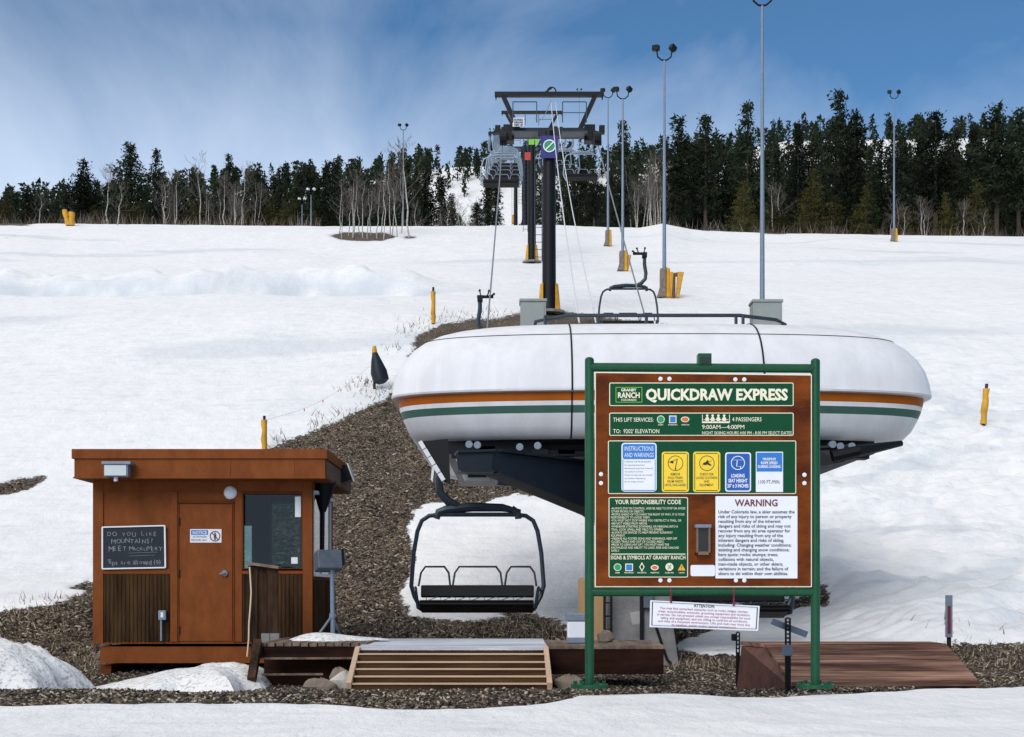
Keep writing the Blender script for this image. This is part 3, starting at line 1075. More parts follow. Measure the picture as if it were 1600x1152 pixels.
    for yy in (s0, (s0 + s1) / 2 - .05, s1):
        fr.box((xr - .03, yy, (rz0 + rz1) / 2), (.07, .05, rz1 - rz0))
    for zz in (rz0, rz1):
        fr.box((xr - .0, (s0 + s1) / 2, zz), (.12, s1 - s0 + .06, .05))
    win = fr.build('window', M['white'], t)
    g = MB()
    g.box((xr - .02, (s0 + s1) / 2, (rz0 + rz1) / 2), (.006, s1 - s0, rz1 - rz0))
    g.build('pane', M['glass'], win)
    g = MB()
    g.box((xr - .075, (s0 + s1) / 2, (rz0 + rz1) / 2), (.008, s1 - s0 - .06, rz1 - rz0 - .06))
    g.build('added_white_sheet', M['white'], win)  # white sheet added behind the pane in place of mirrored snow
    for a, b, z1 in ((b0, b1, Zb(820)), (b2, b3, ztb)):
        fr = MB()
        for x in (a, b):
            fr.box((x, D1 - .05, (zsill + z1) / 2), (.035, .12, z1 - zsill))
        for zz in (zsill, z1):
            fr.box(((a + b) / 2, D1 - .05, zz), (b - a + .035, .12, .035))
        win = fr.build('window', M['galv'], t)
        g = MB()
        g.box(((a + b) / 2, D1 - .05, (zsill + z1) / 2), (b - a, .006, z1 - zsill))
        g.build('pane', M['glass'], win)
    # lights and boxes
    f = MB()
    f.pbox(162, 722, 200, 745, D0 - .72, .16)
    f.pbox(158, 721, 204, 726, D0 - .75, .22)
    fl = f.build('floodlight', M['galv'], t, bevel=.01)
    f = MB()
    f.pbox(163, 727, 197, 743, D0 - .735, .015)
    f.build('lens', M['lamp_glass'], fl)
    f = MB()
    f.cyl(P(181, 749, D0 - .62), .03, .06, 10)
    f.build('sensor', M['white'], fl, smooth=True)
    f = MB()
    f.ball(P(360, 770, D0 - .02), .1, 20, 10, (1, .5, 1))
    f.build('round_lamp', M['white'], t, smooth=True)
    f = MB()
    f.pbox(247, 954, 259, 969, D0 - .09, .06)
    f.pbox(250, 969, 253, 1002, D0 - .08, .03)
    ob = f.build('outlet_box', M['galv'], t, bevel=.005)
    f = MB()
    f.pbox(251, 957, 255, 965, D0 - .094, .005)
    f.build('outlet_plate', M['white'], ob)
    # horn and lamp under the right eave
    f = MB()
    a = P(506, 752, 20.5)
    f.tube([a, P(505, 775, 20.5), P(504, 800, 20.5)], [.2, .13, .05], 12)
    f.tube([P(504, 800, 20.5), P(503, 893, 20.5)], .035, 8)
    f.build('horn_bracket', M['black'], t, smooth=True)
    f = MB()
    rot = Matrix.Rotation(R(-20), 3, 'Y')
    f.box(P(536, 742, 21.4) + Vector((.02, 0, 0)), (.22, .4, .26), rot)
    fl = f.build('floodlight', M['black'], t, bevel=.01)
    f = MB()
    f.box(P(547, 742, 21.4) + Vector((.03, 0, .02)), (.02, .36, .3), rot)
    f.build('lens', M['lamp_glass'], fl)
    return t


hut()

# blackboard hung on the hut
def blackboard():
    D = 19.955
    t = thing('blackboard', 'white framed blackboard with chalk writing hung on the hut wall', 'blackboard', P(209, 888, D))
    b = MB()
    b.prism([P(161, 825, D), P(256, 822.5, D), P(257, 886, D), P(161, 888, D)], (0, .015, 0))
    b.build('slate', M['chalk'], t)
    f = MB()
    q = [P(160, 824, D - .01), P(257.5, 821.5, D - .01), P(258.5, 887, D - .01), P(160, 889, D - .01)]
    for i in range(4):
        f.bar(q[i], q[(i + 1) % 4], .022, .02)
    f.build('frame', M['white'], t)
    w = MB()
    rr = random.Random(4)

    def hand(s, x, y, cap, step):
        for ch in s:
            if ch != ' ':
                text(w, ch, x, y + rr.uniform(-.8, .8), cap * rr.uniform(.85, 1.15), D - .004, bold=-.014, slope=rr.uniform(-.16, .16))
            x += step * rr.uniform(.92, 1.08) * (.6 if ch in 'ilI?( )' else 1)
    hand('DO', 168, 838, 7, 8)
    hand('YOU', 191, 838, 6.5, 7.6)
    hand('LIKE', 221, 837, 6, 7.4)
    hand('MOUNTAINS?', 174, 849, 7, 7.4)
    hand('MEET', 170, 861, 7, 7)
    hand('MACKUMERY', 202, 861, 6, 5.9)
    hand('Tips are allowed (9)', 168, 882, 7, 5)
    w.bar(P(201, 864.5, D - .004), P(246, 863, D - .004), .006, .003)
    w.bar(P(202, 869, D - .004), P(242, 867.5, D - .004), .006, .003)
    w.build('chalk_writing', M['chalk_ink'], t)


blackboard()


# ------------------------------------------------------------------ dark board screen with cord, lamp on a stand
def screen():
    D = 19.0
    t = thing('board_screen', 'dark upright board screen with a tan top rail standing before the hut window', 'wooden screen', P(410, 1010, D))
    for x0, x1 in ((388, 402), (403.5, 417), (418.5, 434)):
        b = MB()
        b.pbox(x0, 884, x1, 1000, D + (.05 if x0 == 403.5 else 0), .05)
        b.build('board', M['wood_dark'], t, bevel=.004)
    b = MB()
    b.bar(P(386, 880, D - .03), P(436, 887, D - .03), .14, .04)
    b.build('top_rail', M['wood_deck'], t)
    b = MB()
    b.pbox(408, 990, 421, 1004, D - .04, .1)
    b.pbox(422, 990, 436, 1004, D - .04, .1)
    b.build('foot_block', M['concrete'], t)
    for x0 in (392, 430):
        b = MB()
        b.pbox(x0, 1000, x0 + 5, 1045, D + .02, .08)
        b.build('post', M['wood_dark'], t)
    c = MB()
    pts = [P(x, y, D - .07) for x, y in ((390, 886), (391, 900), (392.5, 925), (391, 950), (389, 975), (388.5, 1000), (386, 1026))]
    c.tube(pts, .011, 6)
    tag(c.build('cord', M['rope'], None, smooth=True), 'pale cord hanging down the edge of the dark board screen', 'cord')


screen()


def stand_lamp():
    D = 18.6
    b = P(520, 1003, D)
    t = thing('lamp_stand', 'grey box lamp on a galvanised pipe stand beside the hut', 'lamp stand', (b.x, b.y, b.z))
    p = MB()
    p.tube([P(520, 1004, D), P(519, 888, D)], .032, 12)
    p.build('pole', M['galv'], t, smooth=True)
    p = MB()
    p.tube([P(519, 962, D), P(493, 998, D - .3)], .016, 8)
    p.tube([P(519, 962, D), P(535, 1000, D + .4)], .014, 8)
    p.cyl(P(519.5, 962, D), .045, .06, 12)
    p.build('brace', M['galv'], t, smooth=True)
    rot = Matrix.Rotation(R(24), 3, 'Z') @ Matrix.Rotation(R(-14), 3, 'X')
    h = MB()
    h.box(P(512, 877, D), (.34, .26, .26), rot)
    hd = h.build('lamp_head', M['cabinet_dk'], t, bevel=.012)
    h = MB()
    h.box(P(529, 873, D) + Vector((0, .06, 0)), (.1, .2, .22), rot)
    h.build('back_box', M['black'], hd, bevel=.01)


M['cabinet_dk'] = pmat('dark_grey_lamp_casing', srgb(84, 92, 104), .5, var=.2, scale=10, bump=.1)
stand_lamp()


# ------------------------------------------------------------------ decks and ramps
def slat_ramp():
    D1, D2, D3 = 15.6, 16.6, 19.6
    t = thing('loading_ramp', 'lumber loading ramp with pale slat edges and frosted deck boards', 'ramp', P(702, 1074, D1))
    # two stringers from the ground to the deck edge
    zt = P(0, 1011, D2).z
    for xa, xb in ((545, 559), (859, 853)):
        s = MB()
        s.bar(P(xa, 1074, D1), P(xb, 1011, D2) + Vector((0, 0, -.05)), .06, .12)
        s.build('stringer', M['wood_new'], t, bevel=.004)
    ys = [1023, 1035.5, 1046.5, 1058, 1069.5]
    for i, y in enumerate(ys):
        f = (y - 1011) / (1074 - 1011)
        D = D2 + (D1 - D2) * f
        x0, x1 = 557 + (545 - 557) * f + 3, 855 + (859 - 855) * f - 3
        a = P(x0, y, D)
        b = P(x1, y, D)
        s = MB()
        s.box(((a.x + b.x) / 2, D - .03, a.z - .055), (b.x - a.x, .028, .1))
        sl_ = s.build('slat', M['wood_slat'], t)
        s = MB()
        s.box(((a.x + b.x) / 2, D + .02, a.z + .006), (b.x - a.x, .17, .013))
        s.build('slat_edge', M['wood_new'], sl_)
    s = MB()
    s.box((P(706, 0, D2).x, D2 + .03, zt - .12), (P(854, 0, D2).x - P(560, 0, D2).x, .05, .14))
    s.box((P(706, 0, D2).x, D2 + .3, zt - .3), (P(848, 0, D2).x - P(562, 0, D2).x, .05, .4))
    s.build('header_board', M['wood_slat'], t)
    s = MB()
    n = 11
    a, b = P(557, 0, D2).x, P(856, 0, D2).x
    for i in range(n):
        y0 = D2 - .02 + (D3 - D2) * i / n
        s.box(((a + b) / 2 + random.uniform(-.01, .01), y0 + (D3 - D2) / n / 2, zt - .02 + random.uniform(-.004, .004)), (b - a + random.uniform(0, .03), (D3 - D2) / n - .02, .04))
    s.build('deck', M['wood_frost'], t)
    for x in (a + .1, 0.5 * (a + b), b - .1):
        for y in (D2 + .5, D3 - .2):
            s = MB()
            s.box((x, y, (zt + gz(x, y)) / 2 - .06), (.09, .09, zt - gz(x, y)))
            s.build('leg', M['wood_dark'], t)


slat_ramp()


def left_platform():
    D = 17.3
    t = thing('dark_platform', 'dark open fronted timber platform between the hut and the slatted ramp', 'platform', P(475, 1060, D))
    zt = P(0, 1005, D).z
    x0, x1 = P(404, 0, D).x, P(562, 0, D).x
    s = MB()
    n = 13
    for i in range(n):
        xx = x0 + (x1 - x0 + .1) * (i + .5) / n
        s.box((xx, D + 1.05, zt - .02 + random.uniform(-.005, .005)), ((x1 - x0 + .1) / n - .018, 2.1 + random.uniform(-.06, .06), .045))
    s.build('deck', M['wood_deck'], t)
    s = MB()
    s.box(((x0 + x1) / 2, D + .02, zt - .12), (x1 - x0, .05, .15))
    s.box(((x0 + x1) / 2, D + .4, zt - .35), (x1 - x0, .05, .55))
    s.build('fascia_board', M['wood_black'], t)
    for y in (1029, 1054):
        s = MB()
        s.bar(P(410, y, D - .02), P(552 if y < 1040 else 505, y - .5, D - .02), .05, .025)
        s.build('rail', M['wood_deck'], t)
    s = MB()
    s.bar(P(403, 1004, D), P(393, 1064, D - .5), .1, .12)
    s.build('leg', M['wood_dark'], t)
    s = MB()
    s.bar((x1, D + .1, zt - .05), (x1, D + .1, gz(x1, D)), .1, .1)
    s.build('leg', M['wood_dark'], t)
    # snow lying on it
    mb = MB()
    k = 0
    seg, ring = 40, 8
    cx, cy = P(520, 0, 18.3).x, 18.35
    for i in range(ring + 1):
        r = i / ring
        for j in range(seg):
            g = 2 * math.pi * j / seg
            w = 1 + .18 * math.sin(3 * g + 1) + .1 * math.sin(7 * g)
            x, y = cx + .62 * r * w * math.cos(g), cy + .5 * r * w * math.sin(g)
            mb.v.append((x, y, zt + .004 + (.075 + .03 * math.sin(4 * x)) * max(0, 1 - r ** 3)))
    for i in range(ring):
        for j in range(seg):
            mb.f.append((i * seg + j, (i + 1) * seg + j, (i + 1) * seg + (j + 1) % seg, i * seg + (j + 1) % seg))
    tag(mb.build('snow_patch', M['snow'], None, smooth=True), 'thin snow patch lying on the dark timber platform', 'snow')
    rr = random.Random(3)
    for x, y, r, sq, lab in ((527, 1049, .13, (.9, .8, .85), 'blocky tan boulder on top beside the slatted ramp'), (500, 1062, .15, (1.3, 1, .6), 'flat tan boulder at the left of the ramp side stones'),
                             (540, 1056, .17, (1.2, .9, .8), 'whitest boulder leaning against the slatted ramp'), (512, 1070, .11, (1.3, 1, .6), 'small low stone in front of the ramp boulders')):
        q = MB()
        g = P(x, y, 16.3)
        q.ball((g.x, 16.3 + (1062 - y) * .012, gz(g.x, 16.3) + r * sq[2] * .7 + max(0, 1056 - y) * .012), r, 16, 10, sq, .22, rr)
        tag(q.build('boulder', M['rock'] if x != 540 else M['concrete_lt'], None, smooth=True), lab, 'rock', 'boulders beside the slatted ramp')
    q = MB()
    q.ball((P(890, 0, 16.2).x, 16.1, gz(1, 16.1) + .08), .16, 14, 9, (1.2, .9, .7), .25, rr)
    tag(q.build('boulder', M['rock'], None, smooth=True), 'dark boulder under the front of the dark timber step', 'rock')


M['concrete_lt'] = pmat('pale_limestone', srgb(200, 196, 190), .85, var=.2, scale=5, bump=.5, bscale=14)
left_platform()


def right_step():
    D = 16.9
    t = thing('timber_step', 'long dark timber box step behind the left leg of the big sign', 'step', P(950, 1055, D))
    x0, x1 = P(858, 0, D).x, P(1037, 0, D).x
    zt = P(0, 1009, D).z
    s = MB()
    s.box(((x0 + x1) / 2, D + .03, zt - .2), (x1 - x0, .06, .32))
    s.box((x1 - .03, D + .95, zt - .2), (.06, 1.75, .32))
    s.build('side_board', M['wood_black'], t, bevel=.006)
    s = MB()
    n = 6
    for i in range(n):
        s.box(((x0 + x1) / 2, D - .02 + 1.9 * (i + .5) / n, zt - .02), (x1 - x0 + .04, 1.9 / n - .015, .045))
    s.build('deck', M['wood_deck'], t)
    b = MB()
    b.box((P(903, 0, 17.6).x, 17.6, zt + .155), (.28, .24, .28))
    bx = thing('storage_tub', 'grey and white plastic tub with a lid standing on the dark timber step', 'tub', (P(903, 0, 17.6).x, 17.6, zt))
    b.build('tub_body', M['white'], bx, bevel=.02)
    b = MB()
    b.box((P(903, 0, 17.6).x, 17.6, zt + .345), (.31, .27, .1))
    b.build('lid', M['galv'], bx, bevel=.012)
    b = MB()
    b.box((P(903, 0, 17.6).x, 17.6, zt + .045), (.3, .26, .08))
    b.build('base', M['galv'], bx, bevel=.012)
    q = MB()
    q.ball((P(945, 0, 18.0).x, 18.0, zt + .06), .13, 14, 8, (1, .8, .7), .3)
    tag(q.build('stone', M['rock'], None, smooth=True), 'rough grey stone on the dark step beside the concrete pier', 'rock')


right_step()


def plank_ramp():
    D1, D2, D3 = 13.0, 14.2, 15.6
    t = thing('plank_ramp', 'wide red brown plank ramp lying on the gravel at the right', 'ramp', P(1380, 1066, D1))
    z1, z2 = P(0, 1066, D1).z, P(0, 1006, D2).z
    a, b = P(1237, 0, D1).x, P(1531, 0, D1).x
    c, d = P(1194, 0, D2).x, P(1478, 0, D2).x
    e, f = P(1172, 0, D2 + .2).x - .05, P(1474, 0, D2 + .2).x - .05
    n = 7
    for i in range(n):
        u, v = i / n, (i + 1) / n - .012
        q = []
        for w in (u, v):
            q.append((a + (c - a) * w, D1 + (D2 - D1) * w, z1 + (z2 - z1) * w))
            q.append((b + (d - b) * w, D1 + (D2 - D1) * w, z1 + (z2 - z1) * w))
        s = MB()
        s.prism([q[0], q[1], q[3], q[2]], (0, .012, -.04))
        s.build('plank', M['wood_red'], t)
    s = MB()
    s.prism([(c, D2 + .003, z2), (d, D2 + .003, z2), (f, D2 + .5, z2 + .006), (e, D2 + .5, z2 + .006)], (0, 0, -.04))
    s.build('top_board', M['wood_red'], t)
    s = MB()
    gzl = gz(e, D3) - .03
    s.prism([(a + .01, D1 + .04, z1 - .06), (c + .01, D2, z2 - .045), (e + .01, D2 + .5, z2 - .04), (e - .0, D3 - .6, gzl + .1), (c, D2 + .1, gzl + .02)], (.05, 0, 0))
    s.build('side_board', M['wood_black_red'], t)
    s = MB()
    s.prism([(b - .06, D1 + .04, z1 - .06), (d - .06, D2, z2 - .045), (f - .06, D2 + .5, z2 - .04), (f - .06, D3 - .6, gzl + .1), (d - .06, D2 + .1, gzl + .02)], (.05, 0, 0))
    s.build('side_board', M['wood_black_red'], t)


M['wood_black_red'] = pmat('dark_red_brown_side_board', srgb(80, 46, 38), .7, var=.3, scale=4, bump=.3, col2=srgb(112, 70, 58))
plank_ramp()


# ------------------------------------------------------------------ the big sign
def big_sign():
    D = 10.7
    t = thing('lift_sign', 'big brown lift information sign board on green pipe posts', 'sign', (P(1098, 0, D).x, D, gz(P(1098, 0, D).x, D)))
    r = 7.2 / F * D
    for x, yt in ((921, 563), (1274, 565)):
        p = MB()
        p.tube([P(x, 1074, D), P(x, yt, D)], r, 20)
        p.ball(P(x, yt, D), r, 20, 8, (1, 1, .7))
        po = p.build('post', M['green'], t, smooth=True)
        p = MB()
        g = P(x, 1071, D)
        p.cyl((g.x, g.y, g.z - .005), .15, .03, 24)
        for k in range(6):
            p.cyl((g.x + .115 * math.cos(k * 1.047), g.y + .115 * math.sin(k * 1.047), g.z + .02), .016, .03, 8)
        p.build('base_flange', M['green'], po, smooth=True)
    for y0, y1, ya in ((574, 576, 7), (925, 925, 7)):
        p = MB()
        p.tube([P(921, y0, D), P(1274, y1, D)], ya / F * D, 16)
        p.build('cross_rail', M['green'], t, smooth=True)
    Db = D - .05
    b = MB()
    b.prism([P(931, 583, Db), P(1267, 587, Db), P(1267, 916, Db), P(931, 916, Db)], (0, .03, 0))
    board = b.build('board', M['sign_wood'], t)
    b = MB()
    b.prism([P(929.5, 581.5, Db + .004), P(1268.5, 585.3, Db + .004), P(1268.5, 917.5, Db + .004), P(929.5, 917.5, Db + .004)], (0, .022, 0))
    b.build('edge_strip', M['cream'], board)
    bolt = None
    for x, y in ((1032, 592), (1046, 592), (1149, 593), (1163, 593), (939, 741), (939, 755), (1257, 742), (1257, 755), (1032, 907), (1046, 907), (1150, 907), (1163, 907)):
        w = MB()
        w.disc(x, y, 3.3, 3.3, Db - .006, .006, 14)
        w.disc(x, y, 1.3, 1.3, Db - .012, .006, 6)
        w.build('bolt', M['white'], board)
    cb = MB()
    cb.pbox(1091, 552, 1112, 570, D - .04, .1)
    bx = cb.build('sensor_box', M['green'], t, bevel=.004)
    cb = MB()
    cb.pbox(1095, 559, 1110, 568, D - .046, .005)
    cb.build('sensor_window', M['ink'], bx)
    E = Db - .008

    def plate(name, x0, y0, x1, y1, mat, edge=None, rr=2.5, d=E, parent=t):
        if edge:
            q = MB()
            q.rrect(x0, y0, x1, y1, d, .006, rr)
            o = q.build(name, M[edge], parent)
            q = MB()
            q.rrect(x0 + 1.3, y0 + 1.3, x1 - 1.3, y1 - 1.3, d - .002, .0015, max(.5, rr - 1.3))
            q.build('panel_face', M[mat], o)
            return o
        q = MB()
        q.rrect(x0, y0, x1, y1, d, .006, rr)
        return q.build(name, M[mat], parent)

    def write(parent, mat, fn, name='lettering', d=E - .0035):
        q = MB()
        fn(q, d)
        return q.build(name, M[mat], parent)
    hp = plate('title_plate', 952, 598, 1240, 634.5, 'plate', 'cream')

    def f(q, d):
        text(q, 'QUICKDRAW EXPRESS', 1009, 625, 16.5, d, 222, bold=.04)
        text(q, 'GRANBY', 982.5, 611.6, 4.2, d, 24, 'C', .03)
        text(q, 'RANCH', 982.5, 621.8, 8.2, d, 34, 'C', .03)
        text(q, 'COLORADO', 982.5, 626.6, 3, d, 24, 'C', .02)
    write(hp, 'cream', f)

    def f(q, d):
        for x0, y0, x1, y1 in ((962, 605, 1003.5, 605.9), (962, 628.2, 1003.5, 629.1), (962, 605.9, 962.9, 628.2), (1002.6, 605.9, 1003.5, 628.2)):
            q.pbox(x0, y0, x1, y1, d, .001)
    write(hp, 'lime', f, 'emblem_border')
    ip = plate('information_plate', 952, 645, 1240, 681, 'plate', 'cream')

    def f(q, d):
        text(q, 'THIS LIFT SERVICES:', 958, 659, 6.2, d, 63, bold=.004)
        text(q, "TO:  9202' ELEVATION", 958, 677, 6.2, d, 72, bold=.004)
        text(q, '4 PASSENGERS', 1144, 658.5, 6.2, d, 46, bold=.004)
        text(q, '9:00AM\u20144:00PM', 1097, 670.5, 6.4, d, 66, bold=.004)
        text(q, 'NIGHT SKIING HOURS 4:00 PM - 8:00 PM SELECT DATES', 1097, 679, 4.8, d, 140)
        for x in (1105, 1113.5, 1122.5, 1131.5):
            q.disc(x, 649.6, 2, 2, d, .001, 12)
            q.disc(x, 655.5, 3.2, 4, d, .001, 12)
        q.pbox(1097, 658.6, 1140, 661.2, d, .001)
        q.pbox(1097, 648, 1098, 661, d - .0003, .001)
        q.pbox(1139.3, 648, 1140.3, 661, d - .0003, .001)
        q.bar(P(1099, 656, d), P(1138, 656, d), .006, .004)
        q.disc(1032.5, 655.5, 6.1, 6.1, d, .001)
        q.pbox(1045.5, 649.5, 1057, 661.3, d, .001)
        q.disc(1070.5, 655.5, 6.6, 4.4, d, .001)
        for x0, x1, s in ((1028.5, 1036.5, 'EASIEST'), (1044, 1058.5, 'INTERMEDIATE'), (1065, 1077, 'FREESTYLE')):
            text(q, s, (x0 + x1) / 2, 664.8, 1.7, d, x1 - x0, 'C', .02)
    write(ip, 'cream', f)
    write(ip, 'sgreen', lambda q, d: q.disc(1032.5, 655.5, 5, 5, d - .002, .001), 'green_circle')
    write(ip, 'blue', lambda q, d: q.pbox(1047, 651, 1055.5, 660, d - .002, .001), 'blue_square')
    write(ip, 'sorange', lambda q, d: q.disc(1070.5, 655.5, 5.2, 3.2, d - .002, .001), 'orange_oval')
    sp = plate('placard_panel', 950, 688.5, 1244, 772, 'plate', 'cream')
    e = E - .004
    w = plate('instruction_placard', 971, 692, 1026, 768.5, 'white', None, 5, e, sp)
    write(w, 'blue', lambda q, d: q.rrect(973, 694, 1024, 717.5, d, .001, 3), 'blue_header', e - .002)

    def f(q, d):
        text(q, 'INSTRUCTIONS', 998.5, 704.5, 6.8, d, 45, 'C')
        text(q, 'AND WARNINGS', 998.5, 714.5, 6.8, d, 46, 'C')
    write(w, 'white', f, 'lettering', e - .0045)

    def f(q, d):
        block(q, ['If unfamiliar with lift ask attendant', 'for operating instructions', 'Remove pole straps from wrists and', 'carry poles in one hand', 'Prepare to load, look over shoulder', 'and sit down. Keep tips up', 'Do not swing or bounce'], 976, 722.5, 5.2, 1.9, d, 44)
    write(w, 'ink', f, 'small_print', e - .002)
    write(w, 'blue', lambda q, d: [q.pbox(*v, d, .001) for v in ((973, 766, 1024, 767.2), (972.8, 718, 973.8, 766), (1023.2, 718, 1024.2, 766))], 'border_line', e - .002)

    def yellow(x0, lines, pic):
        y = plate('yellow_placard', x0, 706, x0 + 42.5, 769, 'yel', None, 4, e, sp)

        def g(q, d):
            x1 = x0 + 42.5
            for v in ((x0 + 4, 708, x1 - 4, 709), (x0 + 4, 766.2, x1 - 4, 767.2), (x0 + 2, 710, x0 + 3, 765), (x1 - 3, 710, x1 - 2, 765)):
                q.pbox(*v, d, .001)
            q.ring(x0 + 21.5, 724, 12, .9, d, .001)
            if pic == 0:
                q.prism([P(x0 + 11, 722, d), P(x0 + 17, 720, d), P(x0 + 19, 722, d), P(x0 + 17, 724.5, d)], (0, .001, 0))
                q.bar(P(x0 + 24, 718, d), P(x0 + 21, 733, d), .005, .002)
                q.bar(P(x0 + 18, 720, d), P(x0 + 25, 717, d), .005, .002)
                q.disc(x0 + 21.5, 733, 1.3, 1.3, d - .0004, .001, 8)
            else:
                q.prism([P(x0 + a, b, d) for a, b in ((15, 724), (20, 722), (22, 719), (24, 720), (24, 723), (29, 727), (27, 728), (22, 726), (18, 727))], (0, .001, 0))
                q.bar(P(x0 + 14, 727, d), P(x0 + 20, 724, d), .005, .002)
                q.bar(P(x0 + 24, 722, d), P(x0 + 29, 720, d), .005, .002)
            yy = 743 if len(lines) == 4 else 743
            block(q, lines, x0 + 21.2, yy, 5.6, 3.7, d, 33, 'C', .004)
        write(y, 'ink', g, 'lettering', e - .002)
    yellow(1034, ['REMOVE', 'POLE STRAPS', 'FROM WRISTS', 'UNTIL UNLOADED'], 0)
    yellow(1083, ['CHECK FOR', 'LOOSE CLOTHING', 'AND', 'EQUIPMENT'], 1)
    w = plate('seat_height_placard', 1133, 707, 1173.5, 768.5, 'white', None, 4, e, sp)
    write(w, 'blue_dk', lambda q, d: q.rrect(1135, 709, 1171.5, 766.5, d, .001, 3), 'blue_face', e - .002)

    def f(q, d):
        q.ring(1153, 723.5, 11, 1.2, d, .001)
        q.bar(P(1144, 719, d), P(1162, 719, d), .006, .002)
        q.bar(P(1152, 719, d), P(1151, 729, d), .006, .002)
        q.bar(P(1151, 729, d), P(1159, 729, d), .006, .002)
        q.bar(P(1157, 729, d), P(1157, 733, d), .005, .002)
        text(q, 'LOADING', 1153, 746, 5.2, d, 21, 'C', .03)
        text(q, 'SEAT HEIGHT', 1153, 753.8, 5.2, d, 30, 'C', .03)
        text(q, '20" \u00b1 3 INCHES', 1153, 761.8, 5.2, d, 33, 'C', .03)
    write(w, 'white', f, 'lettering', e - .0045)
    w = plate('speed_placard', 1181, 706, 1223.5, 769, 'white', None, 1, e, sp)
    write(w, 'blue', lambda q, d: q.pbox(1182.3, 707.5, 1222.3, 737, d, .001), 'blue_face', e - .002)

    def f(q, d):
        text(q, 'MAXIMUM', 1202, 719.5, 4, d, 20, 'C', .03)
        text(q, 'ROPE SPEED', 1202, 725.5, 4, d, 26, 'C', .03)
        text(q, 'DURING LOADING', 1202, 731.3, 4, d, 35, 'C', .03)
    write(w, 'white', f, 'lettering', e - .0045)
    write(w, 'ink', lambda q, d: text(q, '1100 FT./MIN.', 1202, 756, 5.6, d, 34, 'C'), 'speed_text', e - .002)
    rp = plate('responsibility_plate', 951, 777, 1075, 902.5, 'plate', 'cream')

    def f(q, d):
        text(q, 'YOUR RESPONSIBILITY CODE', 1012.5, 787.8, 6.6, d, 103, 'C', .016)
        block(q, ['\u2022ALWAYS STAY IN CONTROL, AND BE ABLE TO STOP OR AVOID', '  OTHER PEOPLE OR OBJECTS.', '\u2022PEOPLE AHEAD OF YOU HAVE THE RIGHT OF WAY. IT IS YOUR', '  RESPONSIBILITY TO AVOID THEM.',
                  '\u2022YOU MUST NOT STOP WHERE YOU OBSTRUCT A TRAIL, OR', '  ARE NOT VISIBLE FROM ABOVE.', '\u2022WHENEVER STARTING DOWNHILL OR MERGING INTO A', '  TRAIL, LOOK UPHILL AND YIELD TO OTHERS.', '\u2022ALWAYS USE DEVICES TO HELP PREVENT RUNAWAY', '  EQUIPMENT.',
                  '\u2022OBSERVE ALL POSTED SIGNS AND WARNINGS. KEEP OFF', '  CLOSED TRAILS AND OUT OF CLOSED AREAS.', '\u2022PRIOR TO USING ANY LIFT, YOU MUST HAVE THE', '  KNOWLEDGE AND ABILITY TO LOAD, RIDE AND UNLOAD', '  SAFELY.'], 955, 796.2, 4.72, 3.4, d, 116, bold=0)
        q.pbox(955, 865.3, 1071, 866.6, d, .001)
        text(q, 'SIGNS & SYMBOLS AT GRANBY RANCH', 1012.5, 874.2, 5.8, d, 117, 'C', .012)
        q.disc(965, 886.5, 6, 6, d, .001)
        q.pbox(977, 880.8, 989, 892.5, d, .001)
        q.prism([P(x, y, d) for x, y in ((1003, 878.5), (1007.2, 886), (1003, 893.5), (998.8, 886))], (0, .001, 0))
        q.disc(1023, 887, 6.2, 4.3, d, .001)
        q.disc(1046, 886, 6.2, 6.2, d, .001)
        for x, s, w_ in ((965, 'EASIER', 7), (983, 'MORE DIFFICULT', 15), (1003, 'MOST DIFFICULT', 14), (1023, 'FREESTYLE', 13), (1046, 'CLOSED TRAIL', 14), (1065, 'CAUTION', 9)):
            text(q, s, x, 896, 1.9, d, w_, 'C', .02)
    write(rp, 'cream', f)
    d2 = E - .0055
    write(rp, 'sgreen', lambda q, d: q.disc(965, 886.5, 4.9, 4.9, d, .001), 'green_circle', d2)
    write(rp, 'blue', lambda q, d: q.pbox(978.4, 882.2, 987.6, 891.2, d, .001), 'blue_square', d2)
    write(rp, 'ink', lambda q, d: (q.prism([P(x, y, d) for x, y in ((1003, 881.5), (1005.6, 886), (1003, 890.8), (1000.4, 886))], (0, .001, 0)), q.bar(P(1043, 882.5, d), P(1049, 889.5, d), .007, .002), q.bar(P(1048.5, 882.5, d - .003), P(1043.5, 889.5, d - .003), .007, .002)), 'black_symbols', d2)
    write(rp, 'sorange', lambda q, d: q.disc(1023, 887, 4.6, 2.8, d, .001), 'orange_oval', d2)
    write(rp, 'samber', lambda q, d: q.prism([P(x, y, d) for x, y in ((1065, 881), (1071, 891.5), (1059, 891.5))], (0, .001, 0)), 'amber_triangle', d2)
    write(rp, 'ink', lambda q, d: text(q, '!', 1065, 890.3, 6, d, None, 'C'), 'exclamation_mark', d2 - .002)
    wp = plate('warning_plate', 1118, 775.5, 1246, 904, 'white', None, 1)
    write(wp, 'maroon', lambda q, d: text(q, 'WARNING', 1181.5, 791, 10.2, d, 67, 'C', .02), 'warning_title')

    def f(q, d):
        block(q, ['Under Colorado law, a skier assumes the', 'risk of any injury to person or property', 'resulting from any of the inherent', 'dangers and risks of skiing and may not', 'recover from any ski area operator for', 'any injury resulting from any of the', 'inherent dangers and risks of skiing,',
                  'including: Changing weather conditions;', 'existing and changing snow conditions;', 'bare spots; rocks; stumps; trees;', 'collisions with natural objects,', 'man-made objects, or other skiers;', 'variations in terrain; and the failure of', 'skiers to ski within their own abilities.'], 1122.5, 802.3, 7.42, 4.9, d, 119, bold=.012)
    write(wp, 'ink', f)
    q = MB()
    for v in ((1088, 824, 1091.3, 867), (1107, 824, 1110.3, 867), (1088, 863, 1110.3, 867)):
        q.pbox(*v, Db - .08, .08)
